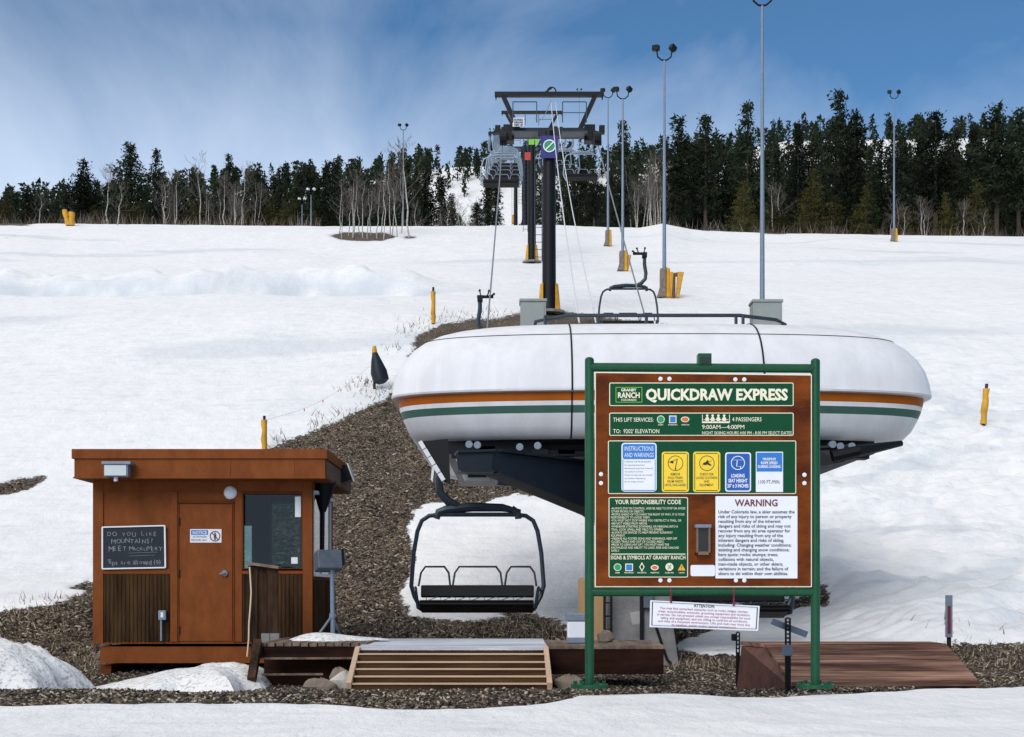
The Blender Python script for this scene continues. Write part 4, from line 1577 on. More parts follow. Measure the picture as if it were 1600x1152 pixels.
    q.pbox(1091, 824, 1107.3, 866, Db - .06, .06)
    lb = q.build('leaflet_box', M['leaflet'], t, bevel=.003)
    q = MB()
    q.pbox(1086.5, 819.5, 1111.5, 824.5, Db - .09, .09)
    q.build('box_lid', M['galv'], lb)
    q = MB()
    q.pbox(1092.5, 826, 1106, 861, Db - .064, .002)
    q.build('box_window', M['ink'], lb)
    plate('blank_plate', 1079, 883, 1117.5, 900.5, 'white', None, 3)


M['leaflet'] = pmat('bronze_leaflet_box', srgb(120, 100, 80), .4, metal=.3, var=.2, bump=.05)
big_sign()


def attention_sign():
    D = 10.6
    t = thing('attention_sign', 'tilted white attention notice hanging below the big sign on cords', 'sign', P(1100, 986, D))
    b = MB()
    b.prism([P(1016, 938, D), P(1187, 947, D), P(1184.5, 986, D), P(1015, 980, D)], (0, .008, 0))
    b.build('panel', M['white'], t)
    f = MB()
    q = [(1019.5, 940.5), (1183.5, 949.3), (1181.5, 983), (1018.5, 977.2)]
    for i in range(4):
        f.bar(P(*q[i], D - .002), P(*q[(i + 1) % 4], D - .002), .007, .002)
    f.build('border', M['steel'], t)
    w = MB()
    text(w, 'ATTENTION', 1100, 949.5, 4.8, D - .003, 32, 'C', .02, slope=.045)
    w.build('title', M['ink'], t)
    w = MB()
    block(w, ['You may find unmarked obstacles such as rocks, ledges, stumps,', 'trees, snowmobiles, snowcats, grooming equipment and variations', 'in terrain. Do not proceed unless you accept responsibility for your', 'safety and equipment, and are willing to confront all conditions', 'and risks of a mountain environment. Lifts and trails may close due', 'to weather, events and/or special maintenance.'],
          1100, 954.8, 5.1, 3.5, D - .003, 146, 'C', .004, slope=.045)
    w.build('notice_text', M['redink'], t)
    for x, y in ((1048.5, 942), (1146.5, 947)):
        c = MB()
        c.tube([P(x, 919, D - .02), P(x, 926, D - .03), P(x, 934, D - .01), P(x, y, D - .006)], .008, 6)
        c.build('hanging_cord', M['maroon'], t)


attention_sign()


# ------------------------------------------------------------------ small posts
def punched_post(x, yt, yb, D, hw, label, head):
    t = thing('stake_post', label, 'post', P(x, yb, D))
    w = hw / F * D
    top, bot = P(x, yt, D), P(x, yb, D)
    m = MB()
    ym = yb - (yb - yt) * .45
    zm = P(0, ym, D).z
    for s in (-1, 1):
        m.box((top.x + s * w * .72, D, (top.z + zm) / 2), (w * .5, .03, top.z - zm))
    n = max(4, int((ym - yt) / 6))
    for i in range(n + 1):
        m.box((top.x, D, zm + (top.z - zm) * i / n), (w * .96, .029, .014))
    m.box((top.x, D, (zm + bot.z) / 2 - .1), (w * 1.9, .03, zm - bot.z + .2))
    m.build('stake', M['black'], t)
    return t


p = punched_post(1231, 966, 1068, 12.6, 4.5, 'black punched steel stake with grey head and crossed plate before the plank ramp', True)
q = MB()
q.pbox(1223.5, 1008, 1238.5, 1025, 12.55, .05)
q.build('clamp_box', M['galv'], p, bevel=.004)
q = MB()
q.bar(P(1206, 971, 12.64), P(1261, 992, 12.64), .012, .06)
q.build('cross_plate', M['galv'], p)
p = punched_post(1153, 988, 1046, 15.2, 3.2, 'short black punched stake with a dark knob below the attention notice', False)
q = MB()
q.box(P(1147, 996, 15.15), (.06, .05, .08))
q.build('knob', M['black'], p, bevel=.01)

p = thing('marker_board', 'narrow grey marker board with a dark red stripe behind the plank ramp', 'marker', P(1483, 1004, 17.5))
q = MB()
q.pbox(1478, 930, 1488.5, 996, 17.5, .03)
q.build('board', M['galv'], p, bevel=.003)
q = MB()
q.pbox(1481, 947, 1485.5, 990, 17.49, .008)
q.build('stripe', M['maroon'], p)
q = MB()
g = P(1483.5, 985, 17.54)
q.box((g.x, 17.56, (g.z + gz(g.x, 17.56)) / 2 - .1), (.05, .03, g.z - gz(g.x, 17.56) + .2))
q.build('stake', M['wood_dark'], p)


# ------------------------------------------------------------------ lift terminal
TA, TB, TY, TL = 4.58, 1.25, 27.1, 5.35
TX = P(1031.5, 0, 23.0).x


def plan(n=120):
    """outline of the terminal seen from above: bulged front, straight sides, round back"""
    pts = []
    for i in range(n + 1):
        a = math.pi * i / n
        c, s = math.cos(a), math.sin(a)
        x = -TA * math.copysign(abs(c) ** (2 / 2.7), c)
        y = 23.0 - TB * abs(s) ** (2 / 2.7)
        pts.append((x, y))
    for i in range(1, 8):
        pts.append((TA, 23.0 + 6.2 * i / 8))
    for i in range(41):
        a = math.pi * i / 40
        pts.append((TA * math.copysign(abs(math.cos(a)) ** .8, math.cos(a)), 29.2 + 3.25 * math.sin(a) ** .8))
    for i in range(1, 8):
        pts.append((-TA, 29.2 - 6.2 * i / 8))
    return pts


PLAN = plan()


def tpt(k, s, z):
    x, y = PLAN[k]
    return Vector((TX + x * (TA - s) / TA, TY + (y - TY) * (TL - s) / TL, z))


def terminal():
    t = thing('lift_terminal', 'huge white rounded lift terminal housing with orange and sage green bands', 'lift terminal', (TX, 26, gz(TX, 26)))

    def band(name, prof, mat, closed=False):
        m = MB()
        n = len(PLAN)
        for s, z in prof:
            for k in range(n):
                m.v.append(tuple(tpt(k, s, z)))
        for i in range(len(prof) - 1):
            for k in range(n):
                m.f.append((i * n + k, i * n + (k + 1) % n, (i + 1) * n + (k + 1) % n, (i + 1) * n + k))
        if closed:
            b = (len(prof) - 1) * n
            m.f.append(tuple(b + k for k in range(n)))
        return m.build(name, mat, t, smooth=True)
    up = [(.10, 4.06), (.0, 4.07), (-.012, 4.10), (0, 4.14), (.02, 4.3), (.08, 4.5), (.19, 4.69), (.34, 4.86), (.52, 5.0), (.74, 5.12), (.99, 5.21), (1.3, 5.29), (1.64, 5.345), (2.1, 5.375), (2.6, 5.39), (3.4, 5.41), (4.2, 5.42)]
    up = [(q, z if z < 4.3 else 4.3 + (z - 4.3) * 1.11) for q, z in up]
    band('upper_shell', up, M['shell'], True)
    band('orange_band', [(.10, 4.058), (.105, 3.99), (.12, 3.919)], M['orange'])
    lo = [(.12, 3.919), (.135, 3.847)]
    band('white_band', lo, M['shell'])
    band('green_band', [(.135, 3.847), (.18, 3.727)], M['sage'])
    band('lower_shell', [(.18, 3.727), (.27, 3.53), (.39, 3.40), (.5, 3.345), (.56, 3.34), (.58, 3.40), (1.5, 3.42), (4.2, 3.42)], M['shell'], True)

    def near(px, s):
        best = min(range(121), key=lambda k: abs(CX + F * tpt(k, s, 4).x / tpt(k, s, 4).y - px))
        return best
    for px in (893, 1197):
        k = near(px, 0)
        X0 = tpt(k, 0, 4).x - TX

        def onx(s, z):
            xs = X0 * TA / (TA - s)
            y = 23.0 - TB * max(0, 1 - abs(xs / TA) ** 2.7) ** (1 / 2.7)
            return Vector((TX + X0, TY + (y - TY) * (TL - s) / TL, z))
        m = MB()
        m.tube([onx(s - .006, z) for s, z in up[1:15]], .016, 6)
        m.tube([onx(s - .006, z) for s, z in [(.1, 4.05), (.12, 3.919), (.135, 3.847), (.18, 3.727), (.27, 3.53), (.39, 3.4), (.5, 3.345)]], .014, 6)
        m.build('panel_seam', M['black'], t, smooth=True)
    m = MB()
    m.tube([tpt(k, .52 - .002, 5.077) for k in range(2, 119)], .009, 6)
    m.build('panel_seam', M['steel'], t, smooth=True)
    # rail along the roof
    m = MB()
    zr = 5.86
    a, b = P(835, 500, 24.6), P(1232, 500, 24.6)
    m.tube([(a.x, 24.9, zr - .2), (a.x + .03, 24.85, zr - .06), (a.x + .6, 24.6, zr), (b.x - .9, 24.6, zr), (b.x - .2, 24.75, zr - .05), (b.x, 24.9, zr - .1), (b.x - .15, 24.95, zr - .17)], .035, 8)
    for px in (852, 935, 1010, 1150, 1161):
        x = P(px, 0, 24.6).x
        m.tube([(x, 24.6, zr), (x, 24.6, 5.47)], .03, 8)
    m.build('roof_rail', M['frame'], t, smooth=True)
    # works under the housing
    m = MB()
    x0, x1 = P(672, 0, 22.6).x, P(1392, 0, 22.6).x
    m.box(((x0 + x1) / 2, 26.2, 3.27), (x1 - x0 - .5, 7.0, .28))
    m.tube([tpt(k, .95, 3.27) for k in range(4, 117)], .10, 8)
    for i in range(16):
        xx = x0 + .5 + (x1 - x0 - 1) * i / 15
        m.box((xx, 22.75 + .1 * ((i * 7) % 3), 3.12 + .03 * ((i * 5) % 3)), (.28, .3, .16))
    m.build('machinery', M['black'], t)
    m = MB()
    for px in (733, 746, 812, 840, 1300, 1312, 1330):
        m.cyl(P(px, 694 + (px * 7) % 9, 22.0), .06, .12, 12, 'y')
    m.build('roller', M['galv'], t, smooth=True)
    # cantilever arms and the mast
    m = MB()
    A = [P(712, 708, 21.9), P(770, 706, 22.0), P(925, 725, 23.2), P(1010, 735, 24.0)]
    B = [P(716, 734, 21.9), P(768, 735, 22.0), P(925, 800, 23.2), P(1010, 845, 24.0)]
    for off in (0, .35):
        for i in range(3):
            m.prism([A[i] + Vector((0, off, 0)), A[i + 1] + Vector((0, off, 0)), B[i + 1] + Vector((0, off, 0)), B[i] + Vector((0, off, 0))], (0, .04, 0))
    for i in range(3):
        for q, dz in ((A, .02), (B, -.02)):
            a, b = q[i] + Vector((0, .19, dz)), q[i + 1] + Vector((0, .19, dz))
            m.bar(a, b, .5, .04)
    m.build('support_arm', M['steel'], t)
    m = MB()
    A = [P(1330, 697, 22.0), P(1270, 700, 22.2), P(1020, 735, 23.6)]
    B = [P(1318, 722, 22.0), P(1270, 730, 22.2), P(1020, 835, 23.6)]
    for off in (0, .35):
        for i in range(2):
            m.prism([A[i] + Vector((0, off, 0)), A[i + 1] + Vector((0, off, 0)), B[i + 1] + Vector((0, off, 0)), B[i] + Vector((0, off, 0))], (0, .04, 0))
    for i in range(2):
        for q in (A, B):
            m.bar(q[i] + Vector((0, .19, 0)), q[i + 1] + Vector((0, .19, 0)), .5, .04)
    m.tube([P(1408, 693, 22.4), P(1340, 705, 22.0), P(1300, 714, 22.0)], [.05, .11, .12], 10)
    m.build('support_arm', M['black'], t)
    m = MB()
    m.box((2.1, 23.1, 2.5), (.8, 1.9, 1.95))
    m.build('mast', M['steel'], t)
    # entry guide rail with pale edge at the left
    m = MB()
    m.prism([P(656, 690, 21.9), P(700, 686, 21.9), P(704, 758, 21.9), P(694, 752, 21.9)], (0, .05, 0))
    m.build('guide_plate', M['black'], t)
    m = MB()
    for i in range(5):
        a = P(656 + 7.6 * i, 690 + 12.4 * i, 21.86)
        b = P(656 + 7.6 * (i + .9), 690 + 12.4 * (i + .9), 21.86)
        m.bar(a, b, .05, .07)
    m.prism([P(675, 730, 21.9), P(679, 730, 21.9), P(676, 752, 21.9), P(673, 750, 21.9)], (0, .04, 0))
    m.build('guide_edge', M['shell'], t)
    m = MB()
    m.prism([P(712, 717, 22.6), P(718, 717, 22.6), P(728, 737, 22.6), P(763, 738, 22.6), P(766, 752, 22.6), P(726, 752, 22.6)], (0, .25, 0))
    st = m.build('step_box', M['shell'], t, bevel=.01)
    m = MB()
    m.pbox(731, 741, 760, 746, 22.58, .03)
    m.build('step_slot', M['ink'], st)
    m = MB()
    m.tube([P(776, 752, 22.8), P(822, 756, 23.0)], .07, 10)
    m.build('drive_shaft', M['galv'], t, smooth=True)
    return t


terminal()


def pier():
    D = 21.2
    t = thing('concrete_pier', 'weathered grey concrete pier under the terminal behind the big sign', 'pier', P(1005, 1046, D))
    m = MB()
    f = [P(957, 845, D), P(1040, 845, D), P(1050, 960, D), P(1062, 1046, D), P(950, 1046, D), P(953, 930, D)]
    m.prism(f, (0, 2.9, 0))
    m.build('pier_block', M['concrete'], t, bevel=.02)
    m = MB()
    m.pbox(1000, 905, 1006, 1012, D - .05, .05)
    m.build('steel_strap', M['black'], t)
    m = MB()
    m.pbox(1006, 925, 1020, 950, D - .14, .14)
    m.build('junction_box', M['cabinet_dk'], t, bevel=.005)
    m = MB()
    m.tube([P(1020, 965, D - .03), P(1032, 1000, D - .03), P(1042, 1030, D - .05), P(1056, 1046, D - .1)], .022, 8)
    m.build('conduit', M['black'], t, smooth=True)
    m = MB()
    m.prism([P(984, 957, D - .004), P(1000, 955, D - .004), P(1002, 974, D - .004), P(988, 977, D - .004)], (0, .004, 0))
    m.build('patch', M['concrete_lt2'], t)
    p = MB()
    D2 = 20.9
    p.prism([P(903, 906, D2), P(908, 902, D2), P(946, 920, D2), P(946, 1004, D2), P(905, 1004, D2)], (0, .03, 0))
    tag(p.build('plywood_sheet', M['ply'], None), 'upright tan plywood sheet between the sign post and concrete pier', 'plywood')
    l = thing('ladder', 'small black ladder standing between the plywood and concrete pier', 'ladder', P(950, 1004, 20.8))
    m = MB()
    for x in (944.5, 955):
        m.tube([P(x, 1004, 20.8), P(x, 890, 20.8)], .02, 8)
    m.build('stile', M['black'], l, smooth=True)
    for y in (942, 963, 984):
        m = MB()
        m.tube([P(944.5, y, 20.8), P(955, y, 20.8)], .012, 8)
        m.build('rung', M['black'], l, smooth=True)


M['concrete_lt2'] = pmat('pale_concrete_patch', srgb(168, 166, 164), .85, var=.15, scale=4, bump=.2)
pier()


# ------------------------------------------------------------------ chairs
def make_chair(side, label, detail=True, tube='frame'):
    """a four seat chair; origin at the top of its hanger; side -1 has the hanger at the left"""
    t = thing('lift_chair', label, 'lift chair', (0, 0, 0), 'chairs of the lift')
    s = side
    c = -s * .58                                        # middle of the seat
    n = 8 if detail else 5
    m = MB()
    h = [(0, 0, .05), (0, 0, -.3), (s * .05, 0, -.62), (s * .03, 0, -.82), (-s * .12, 0, -.98), (-s * .32, 0, -1.08)]
    m.tube(h, [.06, .065, .065, .065, .07, .06], n)
    m.build('hanger', M[tube], t, smooth=True)
    m = MB()
    m.box((-s * .16, 0, .08), (.5, .12, .07))
    m.box((0, 0, .02), (.16, .3, .16))
    for a, b in ((-.2, .16), (.12, .17), (-.36, .06)):
        m.tube([(-s * .1 + s * a * .6, -.08, .08), (-s * .1 + s * a * .9, -.1, .08 + b)], .022, 6)
        m.ball((-s * .1 + s * a * .9, -.1, .08 + b), .04, 8, 5)
    m.build('grip', M['black'], t)
    m = MB()
    m.tube([(c - .66, 0, -1.25), (c - .63, 0, -1.14), (c - .5, 0, -1.10), (c - .1, 0, -1.06), (c + .4, 0, -1.07), (c + .7, 0, -1.13)], [.05, .06, .07, .075, .065, .03], n)
    m.tube([(c + .55, 0, -1.08), (c + .65, 0, -1.15), (c + .66, 0, -1.25)], .055, n)
    m.build('crossbeam', M[tube], t, smooth=True)
    m = MB()
    pts = [(c - .9, 0, -2.72), (c - 1.02, .02, -2.5), (c - 1.07, .02, -2.33), (c - 1.03, 0, -1.8), (c - .97, 0, -1.45), (c - .9, 0, -1.28), (c - .78, 0, -1.2), (c - .6, 0, -1.18)]
    m.tube(pts + [(2 * c - x, y, z) for x, y, z in pts[::-1]], .036, n)
    m.build('bail_frame', M[tube], t, smooth=True)
    for x0, x1 in ((-.95, -.44), (-.40, .40), (.44, .95)):
        m = MB()
        z0, z1 = -2.33, -2.02
        m.tube([(c + x0, -.02, z0), (c + x0 + .03, .1, z1 - .1), (c + x0 + .1, .12, z1), (c + x1 - .1, .12, z1), (c + x1 - .03, .1, z1 - .1), (c + x1, -.02, z0)], .018, 6)
        m.build('backrest_hoop', M[tube], t, smooth=True)
    m = MB()
    m.box((c, -.05, -2.42), (1.82, .07, .2), Matrix.Rotation(R(-12), 3, 'X'))
    m.build('seat_back', M['vinyl'], t, bevel=.02)
    m = MB()
    m.box((c, -.32, -2.66), (1.8, .5, .1), Matrix.Rotation(R(-14), 3, 'X'))
    m.tube([(c - .9, -.55, -2.62), (c + .9, -.55, -2.62)], .05, 8)
    m.build('seat', M['vinyl'], t, bevel=.02)
    m = MB()
    m.tube([(c - .88, -.575, -2.575), (c + .88, -.575, -2.575)], .022, 6)
    m.build('seat_rim', M['vinyl'], t, smooth=True)
    if detail:
        m = MB()
        for k in range(7):
            xa = c - .8 + 1.6 * k / 7
            m.tube([(xa, -.5, -2.52), (xa + .02, -.53, -2.57), (xa + .2, -.5, -2.5)], .006, 4)
        m.build('seat_lacing', M[tube], t)
    for k in (-1, 1):
        m = MB()
        m.tube([(c + k * 1.0, 0, -2.4), (c + k * .98, -.3, -2.36), (c + k * .96, -.5, -2.42), (c + k * .93, -.45, -2.68), (c + k * .9, 0, -2.72)], .026, 6)
        m.build('armrest', M[tube], t, smooth=True)
    return t


cl = make_chair(-1, 'nearest empty four seat chair hanging under the left end of the terminal')
cr_ = make_chair(1, 'grey chair frame with its hanger rising just above the terminal roof')
cl.location = P(690, 690, 23.0)
cl.scale = (1.06, 1.06, 1.06)


def put_chair(proto, x, y, D, label):
    c = copy_tree(proto)
    c.location = P(x, y, D)
    c['label'] = label
    return c


ch2 = put_chair(cl, 1077, 692, 22.5, 'dark seat of a chair half hidden behind the attention notice')
cr_.location = P(1007, 400, 48.0)
put_chair(cl, 750, 468, 43.5, 'chair grip and bent hanger poking up at the left of the terminal roof')


# ------------------------------------------------------------------ lift towers
def tower(x, yb, ytop, ybar, D, label, wide=170, base=True, ghost=None):
    """pole, crossarm with sheave trains, lifting frame"""
    k = 63.0 / D                                           # pixels shrink with distance
    g = P(x, yb, D)
    g.z = gz(g.x, g.y)
    t = thing('lift_tower', label, 'lift tower', g, 'towers of the lift')
    ztop = P(0, ytop, D).z
    zbar = P(0, ybar, D).z
    m = MB()
    m.tube([(g.x, D, g.z - .3), (g.x, D, ztop)], [.33, .29], 20)
    m.build('pole', M['black'], t, smooth=True)
    if base:
        for s in (-1, 1):
            m = MB()
            m.prism([(g.x + s * .28, D - .28, g.z - .05), (g.x + s * .55, D - .2, g.z - .05), (g.x + s * .42, D - .2, g.z + 1.35), (g.x + s * .28, D - .28, g.z + 1.4)], (0, .5, 0))
            m.build('yellow_pad', M['yellow'], t, bevel=.03)
        m = MB()
        m.cyl((g.x, D, g.z + .03), .75, .12, 20)
        m.build('footing', M['concrete'], t)
    hw = wide / 2 / F * 63
    m = MB()
    m.box((g.x, D, ztop - .05), (hw * 1.56, .45, .4))
    m.build('crossarm', M['steel'], t, bevel=.02)
    m = MB()
    m.box((g.x, D, zbar), (hw * 2, .25, .2))
    for s in (-1, 1):
        m.bar((g.x + s * hw * .84, D, zbar - .1), (g.x + s * hw * .56, D, ztop + .1), .2, .2)
        m.box((g.x + s * (hw - .06), D, zbar - .16), (.05, .1, .16))
    m.build('lifting_frame', M['black'], t)
    for s in (-1, 1):
        m = MB()
        dz = .36
        cx = g.x + s * hw * .84
        for i in range(8):
            y = D - 2.2 + 4.4 * i / 7
            m.cyl((cx, y, ztop - .25 + (y - D) * dz), .3, .3, 12, 'x')
        m.bar((cx + .12, D - 2.4, ztop - .45 - 2.4 * dz), (cx + .12, D + 2.4, ztop - .45 + 2.4 * dz), .08, .2)
        m.box((cx - s * .25, D, ztop - .1), (.5, .6, .75))
        m.box((cx + s * .25, D - 1.2, ztop - .3), (.25, .3, .35))
        m.build('sheave_train', M['black'], t)
        m = MB()
        px = g.x + s * hw * .45
        for a in (-.55, .55):
            m.tube([(px + a, D - .9, ztop + .15), (px + a, D - .9, ztop + 1.1)], .025, 5)
        m.tube([(px - .55, D - .9, ztop + 1.1), (px + .55, D - .9, ztop + 1.1)], .025, 5)
        m.tube([(px - .55, D - .9, ztop + .6), (px + .55, D - .9, ztop + .6)], .02, 5)
        m.box((px, D - .6, ztop - .28), (1.2, .7, .06))
        m.build('catwalk', M['frame'], t)
    m = MB()
    for s in (-1, 1):
        m.tube([(g.x - .5 + s * .17, D + .2, g.z + 2.5), (g.x - .5 + s * .17, D + .2, ztop - .3)], .02, 5)
    nn = int((ztop - g.z - 3) / .35)
    for i in range(nn):
        z = g.z + 2.7 + .35 * i
        m.tube([(g.x - .67, D + .2, z), (g.x - .33, D + .2, z)], .015, 4)
    m.build('ladder', M['frame'], t)
    return t, g, ztop, zbar, hw


t1, g1, zt1, zb1, hw1 = tower(858, 490, 207, 148, 63, 'nearest black lift tower with a navy no-access sign')
t2, g2, zt2, zb2, hw2 = tower(831, 412, 205, 176, 106, 'second black lift tower with yellow base pads behind the nearest one', 160)
t3, g3, zt3, zb3, hw3 = tower(820, 350, 232, 215, 152, 'third dark lift tower up at the snow crest', 160, base=False)
t4, g4, zt4, zb4, hw4 = tower(806, 330, 248, 236, 225, 'farthest small lift tower on the wooded slope', 160, base=False)
# signs on the first tower
m = MB()
m.pbox(845, 212, 872, 247, 62.55, .05)
sg = m.build('tower_sign', M['navy'], t1)
m = MB()
m.disc(858.5, 228, 9, 9, 62.53, .02, 20)
m.build('green_disc', M['sgreen'], sg)
m = MB()
m.ring(858.5, 228, 10, 1.8, 62.50, .02)
m.prism([P(a, b, 62.49) for a, b in ((851.5, 233.8), (852.8, 235.2), (865.6, 222.4), (864.3, 221))], (0, .01, 0))
m.build('white_ring', M['white'], sg)
m = MB()
m.pbox(801, 184, 819, 198, 62.5, .05)
sg = m.build('tower_sign', M['white'], t1)
m = MB()
for i, s in enumerate(('NO SWINGING', 'OR BOUNCING', 'TIPS UP')):
    text(m, s, 810, 188.5 + 4.2 * i, 2.8, 62.47, 14, 'C', .03)
m.build('lettering', M['ink'], sg)
m = MB()
m.pbox(826, 207, 841, 226, 104, .06)
m.build('tower_sign', M['lime'], t2)
m = MB()
m.pbox(820, 238, 829, 250, 103, .06)
m.build('tower_sign', M['red'], t2)
# pulley on the lifting frame of the first tower
m = MB()
for i in range(14):
    a, b = 2 * math.pi * i / 14, 2 * math.pi * (i + 1) / 14
    c0 = P(862, 143, 63)
    m.tube([c0 + Vector((.2 * math.cos(a), 0, .2 * math.sin(a))), c0 + Vector((.2 * math.cos(b), 0, .2 * math.sin(b)))], .035, 5)
m.bar(P(852, 144, 63), P(862, 138, 63), .06)
m.build('pulley', M['black'], t1)


# ------------------------------------------------------------------ ropes
def line(name, pts, r, mat, label, sag=0, grp=None):
    m = MB()
    out = []
    for i in range(len(pts) - 1):
        a, b = Vector(pts[i]), Vector(pts[i + 1])
        n = 8
        for j in range(n + (i == len(pts) - 2)):
            f = j / n
            q = a.lerp(b, f)
            q.z -= sag * 4 * f * (1 - f)
            out.append(q)
    m.tube(out, r, 6)
    return tag(m.build(name, mat, None, smooth=True), label, 'cable', grp)


ROPE = {}
for s, lab, xe in ((-1, 'steel haul rope at the left running from the terminal up over the towers', -.85), (1, 'steel haul rope at the right running from the terminal up over the towers', 4.15)):
    pts = [Vector((xe, 33.0, 4.5))]
    for g, z, hw in ((g1, zt1, hw1), (g2, zt2, hw2), (g3, zt3, hw3), (g4, zt4, hw4)):
        pts.append(Vector((g.x + s * hw * .84, g.y, z - .02)))
    ROPE[s] = pts
    line('haul_rope', pts, .026, M['cable'], lab, .15)
for x, lab in ((905, 'left one of two pale cables from the tower top down to the terminal roof'), (931, 'right one of two pale cables from the tower top down to the terminal roof')):
    line('signal_cable', [P(861 if x < 920 else 868, 160, 62.6), P(x, 504, 24.8)], .016 if x < 920 else .014, M['cable_lt'], lab, .5)
line('signal_cable', [P(861, 158, 63), P(836, 185, 105)], .02, M['cable'], 'dark cable between the tops of the two nearest towers', .5)


def rope_at(s, D):
    p = ROPE[s]
    for a, b in zip(p, p[1:]):
        if a.y <= D <= b.y:
            return a.lerp(b, (D - a.y) / (b.y - a.y))
    return p[-1]


M['frame_sky_lit'] = pmat('sky_lit_chair_tube', srgb(128, 142, 158), .4, metal=.3, var=.1, bump=0)  # chair tube paint lightened to carry the sky's reflection on far chairs
fl_ = make_chair(-1, 'x', False, 'frame_sky_lit')
fr_ = make_chair(1, 'x', False, 'frame_sky_lit')
words = ['lowest', 'second lowest', 'third lowest', 'fourth lowest', 'fifth lowest', 'fifth from the top', 'fourth from the top', 'third from the top', 'second from the top', 'topmost']
for i, D in enumerate((69, 77, 85, 93, 101, 109, 117, 126, 136, 147)):
    c = fl_ if i == 0 else copy_tree(fl_)
    r_ = rope_at(-1, D)
    c.location = (r_.x - .62 + (-.1 if i == 0 else 0), D, r_.z - .1)
    c['label'] = words[i] + ' chair in the stacked left row of chairs beside the towers'
words = ['lowest chair hanging right of the nearest tower', 'second chair up behind the right side of the nearest tower', 'third chair up the right haul rope, above the second', 'fourth chair up the right haul rope', 'small far chair high on the right haul rope', 'smallest far chair of the right haul rope near the crest']
for i, D in enumerate((78, 89, 100, 112, 128, 146)):
    c = fr_ if i == 0 else copy_tree(fr_)
    r_ = rope_at(1, D)
    c.location = (r_.x + (.85 if i == 0 else .3), D, r_.z - .1)
    c['label'] = words[i]


# ------------------------------------------------------------------ light poles, pads, cabinets on the slope
def light_pole(x, yb, yt, label, pad=0, D=None, rot=0.3, scale=1.0):
    g = G(x, yb) if D is None else Vector(((x - CX) / F * D, D, gz((x - CX) / F * D, D)))
    t = thing('light_pole', label, 'light pole', g, 'floodlight poles on the slope')
    D = g.y
    zt = P(0, yt, D).z
    m = MB()
    m.tube([g + Vector((0, 0, -.3)), (g.x, g.y, zt - .8)], [.12 * scale, .055 * scale], 12)
    m.build('pole', M['galv'], t, smooth=True)
    m = MB()
    w = .42 * scale
    m.tube([(g.x - w, D, zt - .25), (g.x - w * .9, D, zt - .6), (g.x - w * .4, D, zt - .78), (g.x, D, zt - .8), (g.x + w * .4, D, zt - .78), (g.x + w * .9, D, zt - .6), (g.x + w, D, zt - .25)], .045, 6)
    m.build('yoke', M['black'], t, smooth=True)
    for s in (-1, 1):
        m = MB()
        rm = Matrix.Rotation(R(35 * s + 20 * rot), 3, 'Z') @ Matrix.Rotation(R(28 if s > 0 else 5), 3, 'Y')
        m.box((g.x + s * w * 1.12, D, zt - .12), (.38 * scale, .3, .3 * scale), rm)
        m.build('floodlight', M['black'] if yt < 260 else M['lamp_glass'], t, bevel=.03)
    if pad:
        m = MB()
        m.prism([(g.x + .08, D - .2, g.z), (g.x + .34, D - .2, g.z), (g.x + .30, D - .2, g.z + pad), (g.x + .1, D - .2, g.z + pad * 1.05)], (0, .4, 0))
        m.build('yellow_pad', M['yellow'], t, bevel=.05)
        m = MB()
        m.prism([(g.x - .42, D - .24, g.z), (g.x + .07, D - .24, g.z), (g.x + .07, D - .24, g.z + pad), (g.x - .24, D - .24, g.z + pad), (g.x - .24, D - .24, g.z + pad * .4)], (0, .48, 0))
        m.build('wrapped_base', M['rock'], t, bevel=.03)
    return t


light_pole(1191, 512, -20, 'tallest floodlight pole rising out of the top of the picture behind the terminal', D=58)
light_pole(1038, 466, 72, 'tall floodlight pole with a yellow padded base right of the towers', 1.6)
light_pole(973, 424, 137, 'floodlight pole with a yellow base between the right chairs and tall pole', 1.4)
light_pole(950, 385, 139, 'floodlight pole with a yellow base close behind the right row of chairs', 1.4)
light_pole(905, 349, 139, 'floodlight pole partly hidden behind the crossarm of the nearest tower', 1.2)
light_pole(1397, 363, 142, 'lone floodlight pole before the dark pines at the far right', 1.3, D=137)
light_pole(630, 350, 194, 'floodlight pole standing by the bare aspen grove', D=176)
light_pole(486, 350, 294, 'small pale headed floodlight pole at the edge of the left pines', D=156, scale=.75)
light_pole(472, 351, 309, 'shortest pale headed floodlight pole left of its taller twin', D=155, scale=.65)


def pad_post(name, x, yb, yt, label, wpx, two=False, lean=0.0, tip=True):
    g = G(x, yb)
    D = g.y
    t = thing(name, label, 'padded post')
    return t


def yellow_post(x, yb, yt, label, wpx=9, D=None, lean=0.0):
    g = G(x, yb) if D is None else Vector(((x - CX) / F * D, D, gz((x - CX) / F * D, D)))
    t = thing('padded_post', label, 'padded post', g, 'yellow padded posts on the slope')
    D = g.y
    h = P(0, yt, D).z - g.z
    w = wpx / F * D / 2
    m = MB()
    m.tube([g + Vector((0, 0, -.2)), g + Vector((lean * h, 0, h))], w * .5, 8)
    m.build('post', M['steel'], t, smooth=True)
    m = MB()
    pts, rs = [], []
    for i in range(7):
        f = i / 6
        pts.append(g + Vector((lean * h * f * .88 + .012 * math.sin(i * 2.1), -.01, h * (.02 + .86 * f))))
        rs.append(w * (1.0 + .12 * math.sin(i * 1.7 + x)))
    m.tube(pts, rs, 10)
    m.build('yellow_pad', M['yellow'], t, smooth=True)
    return t


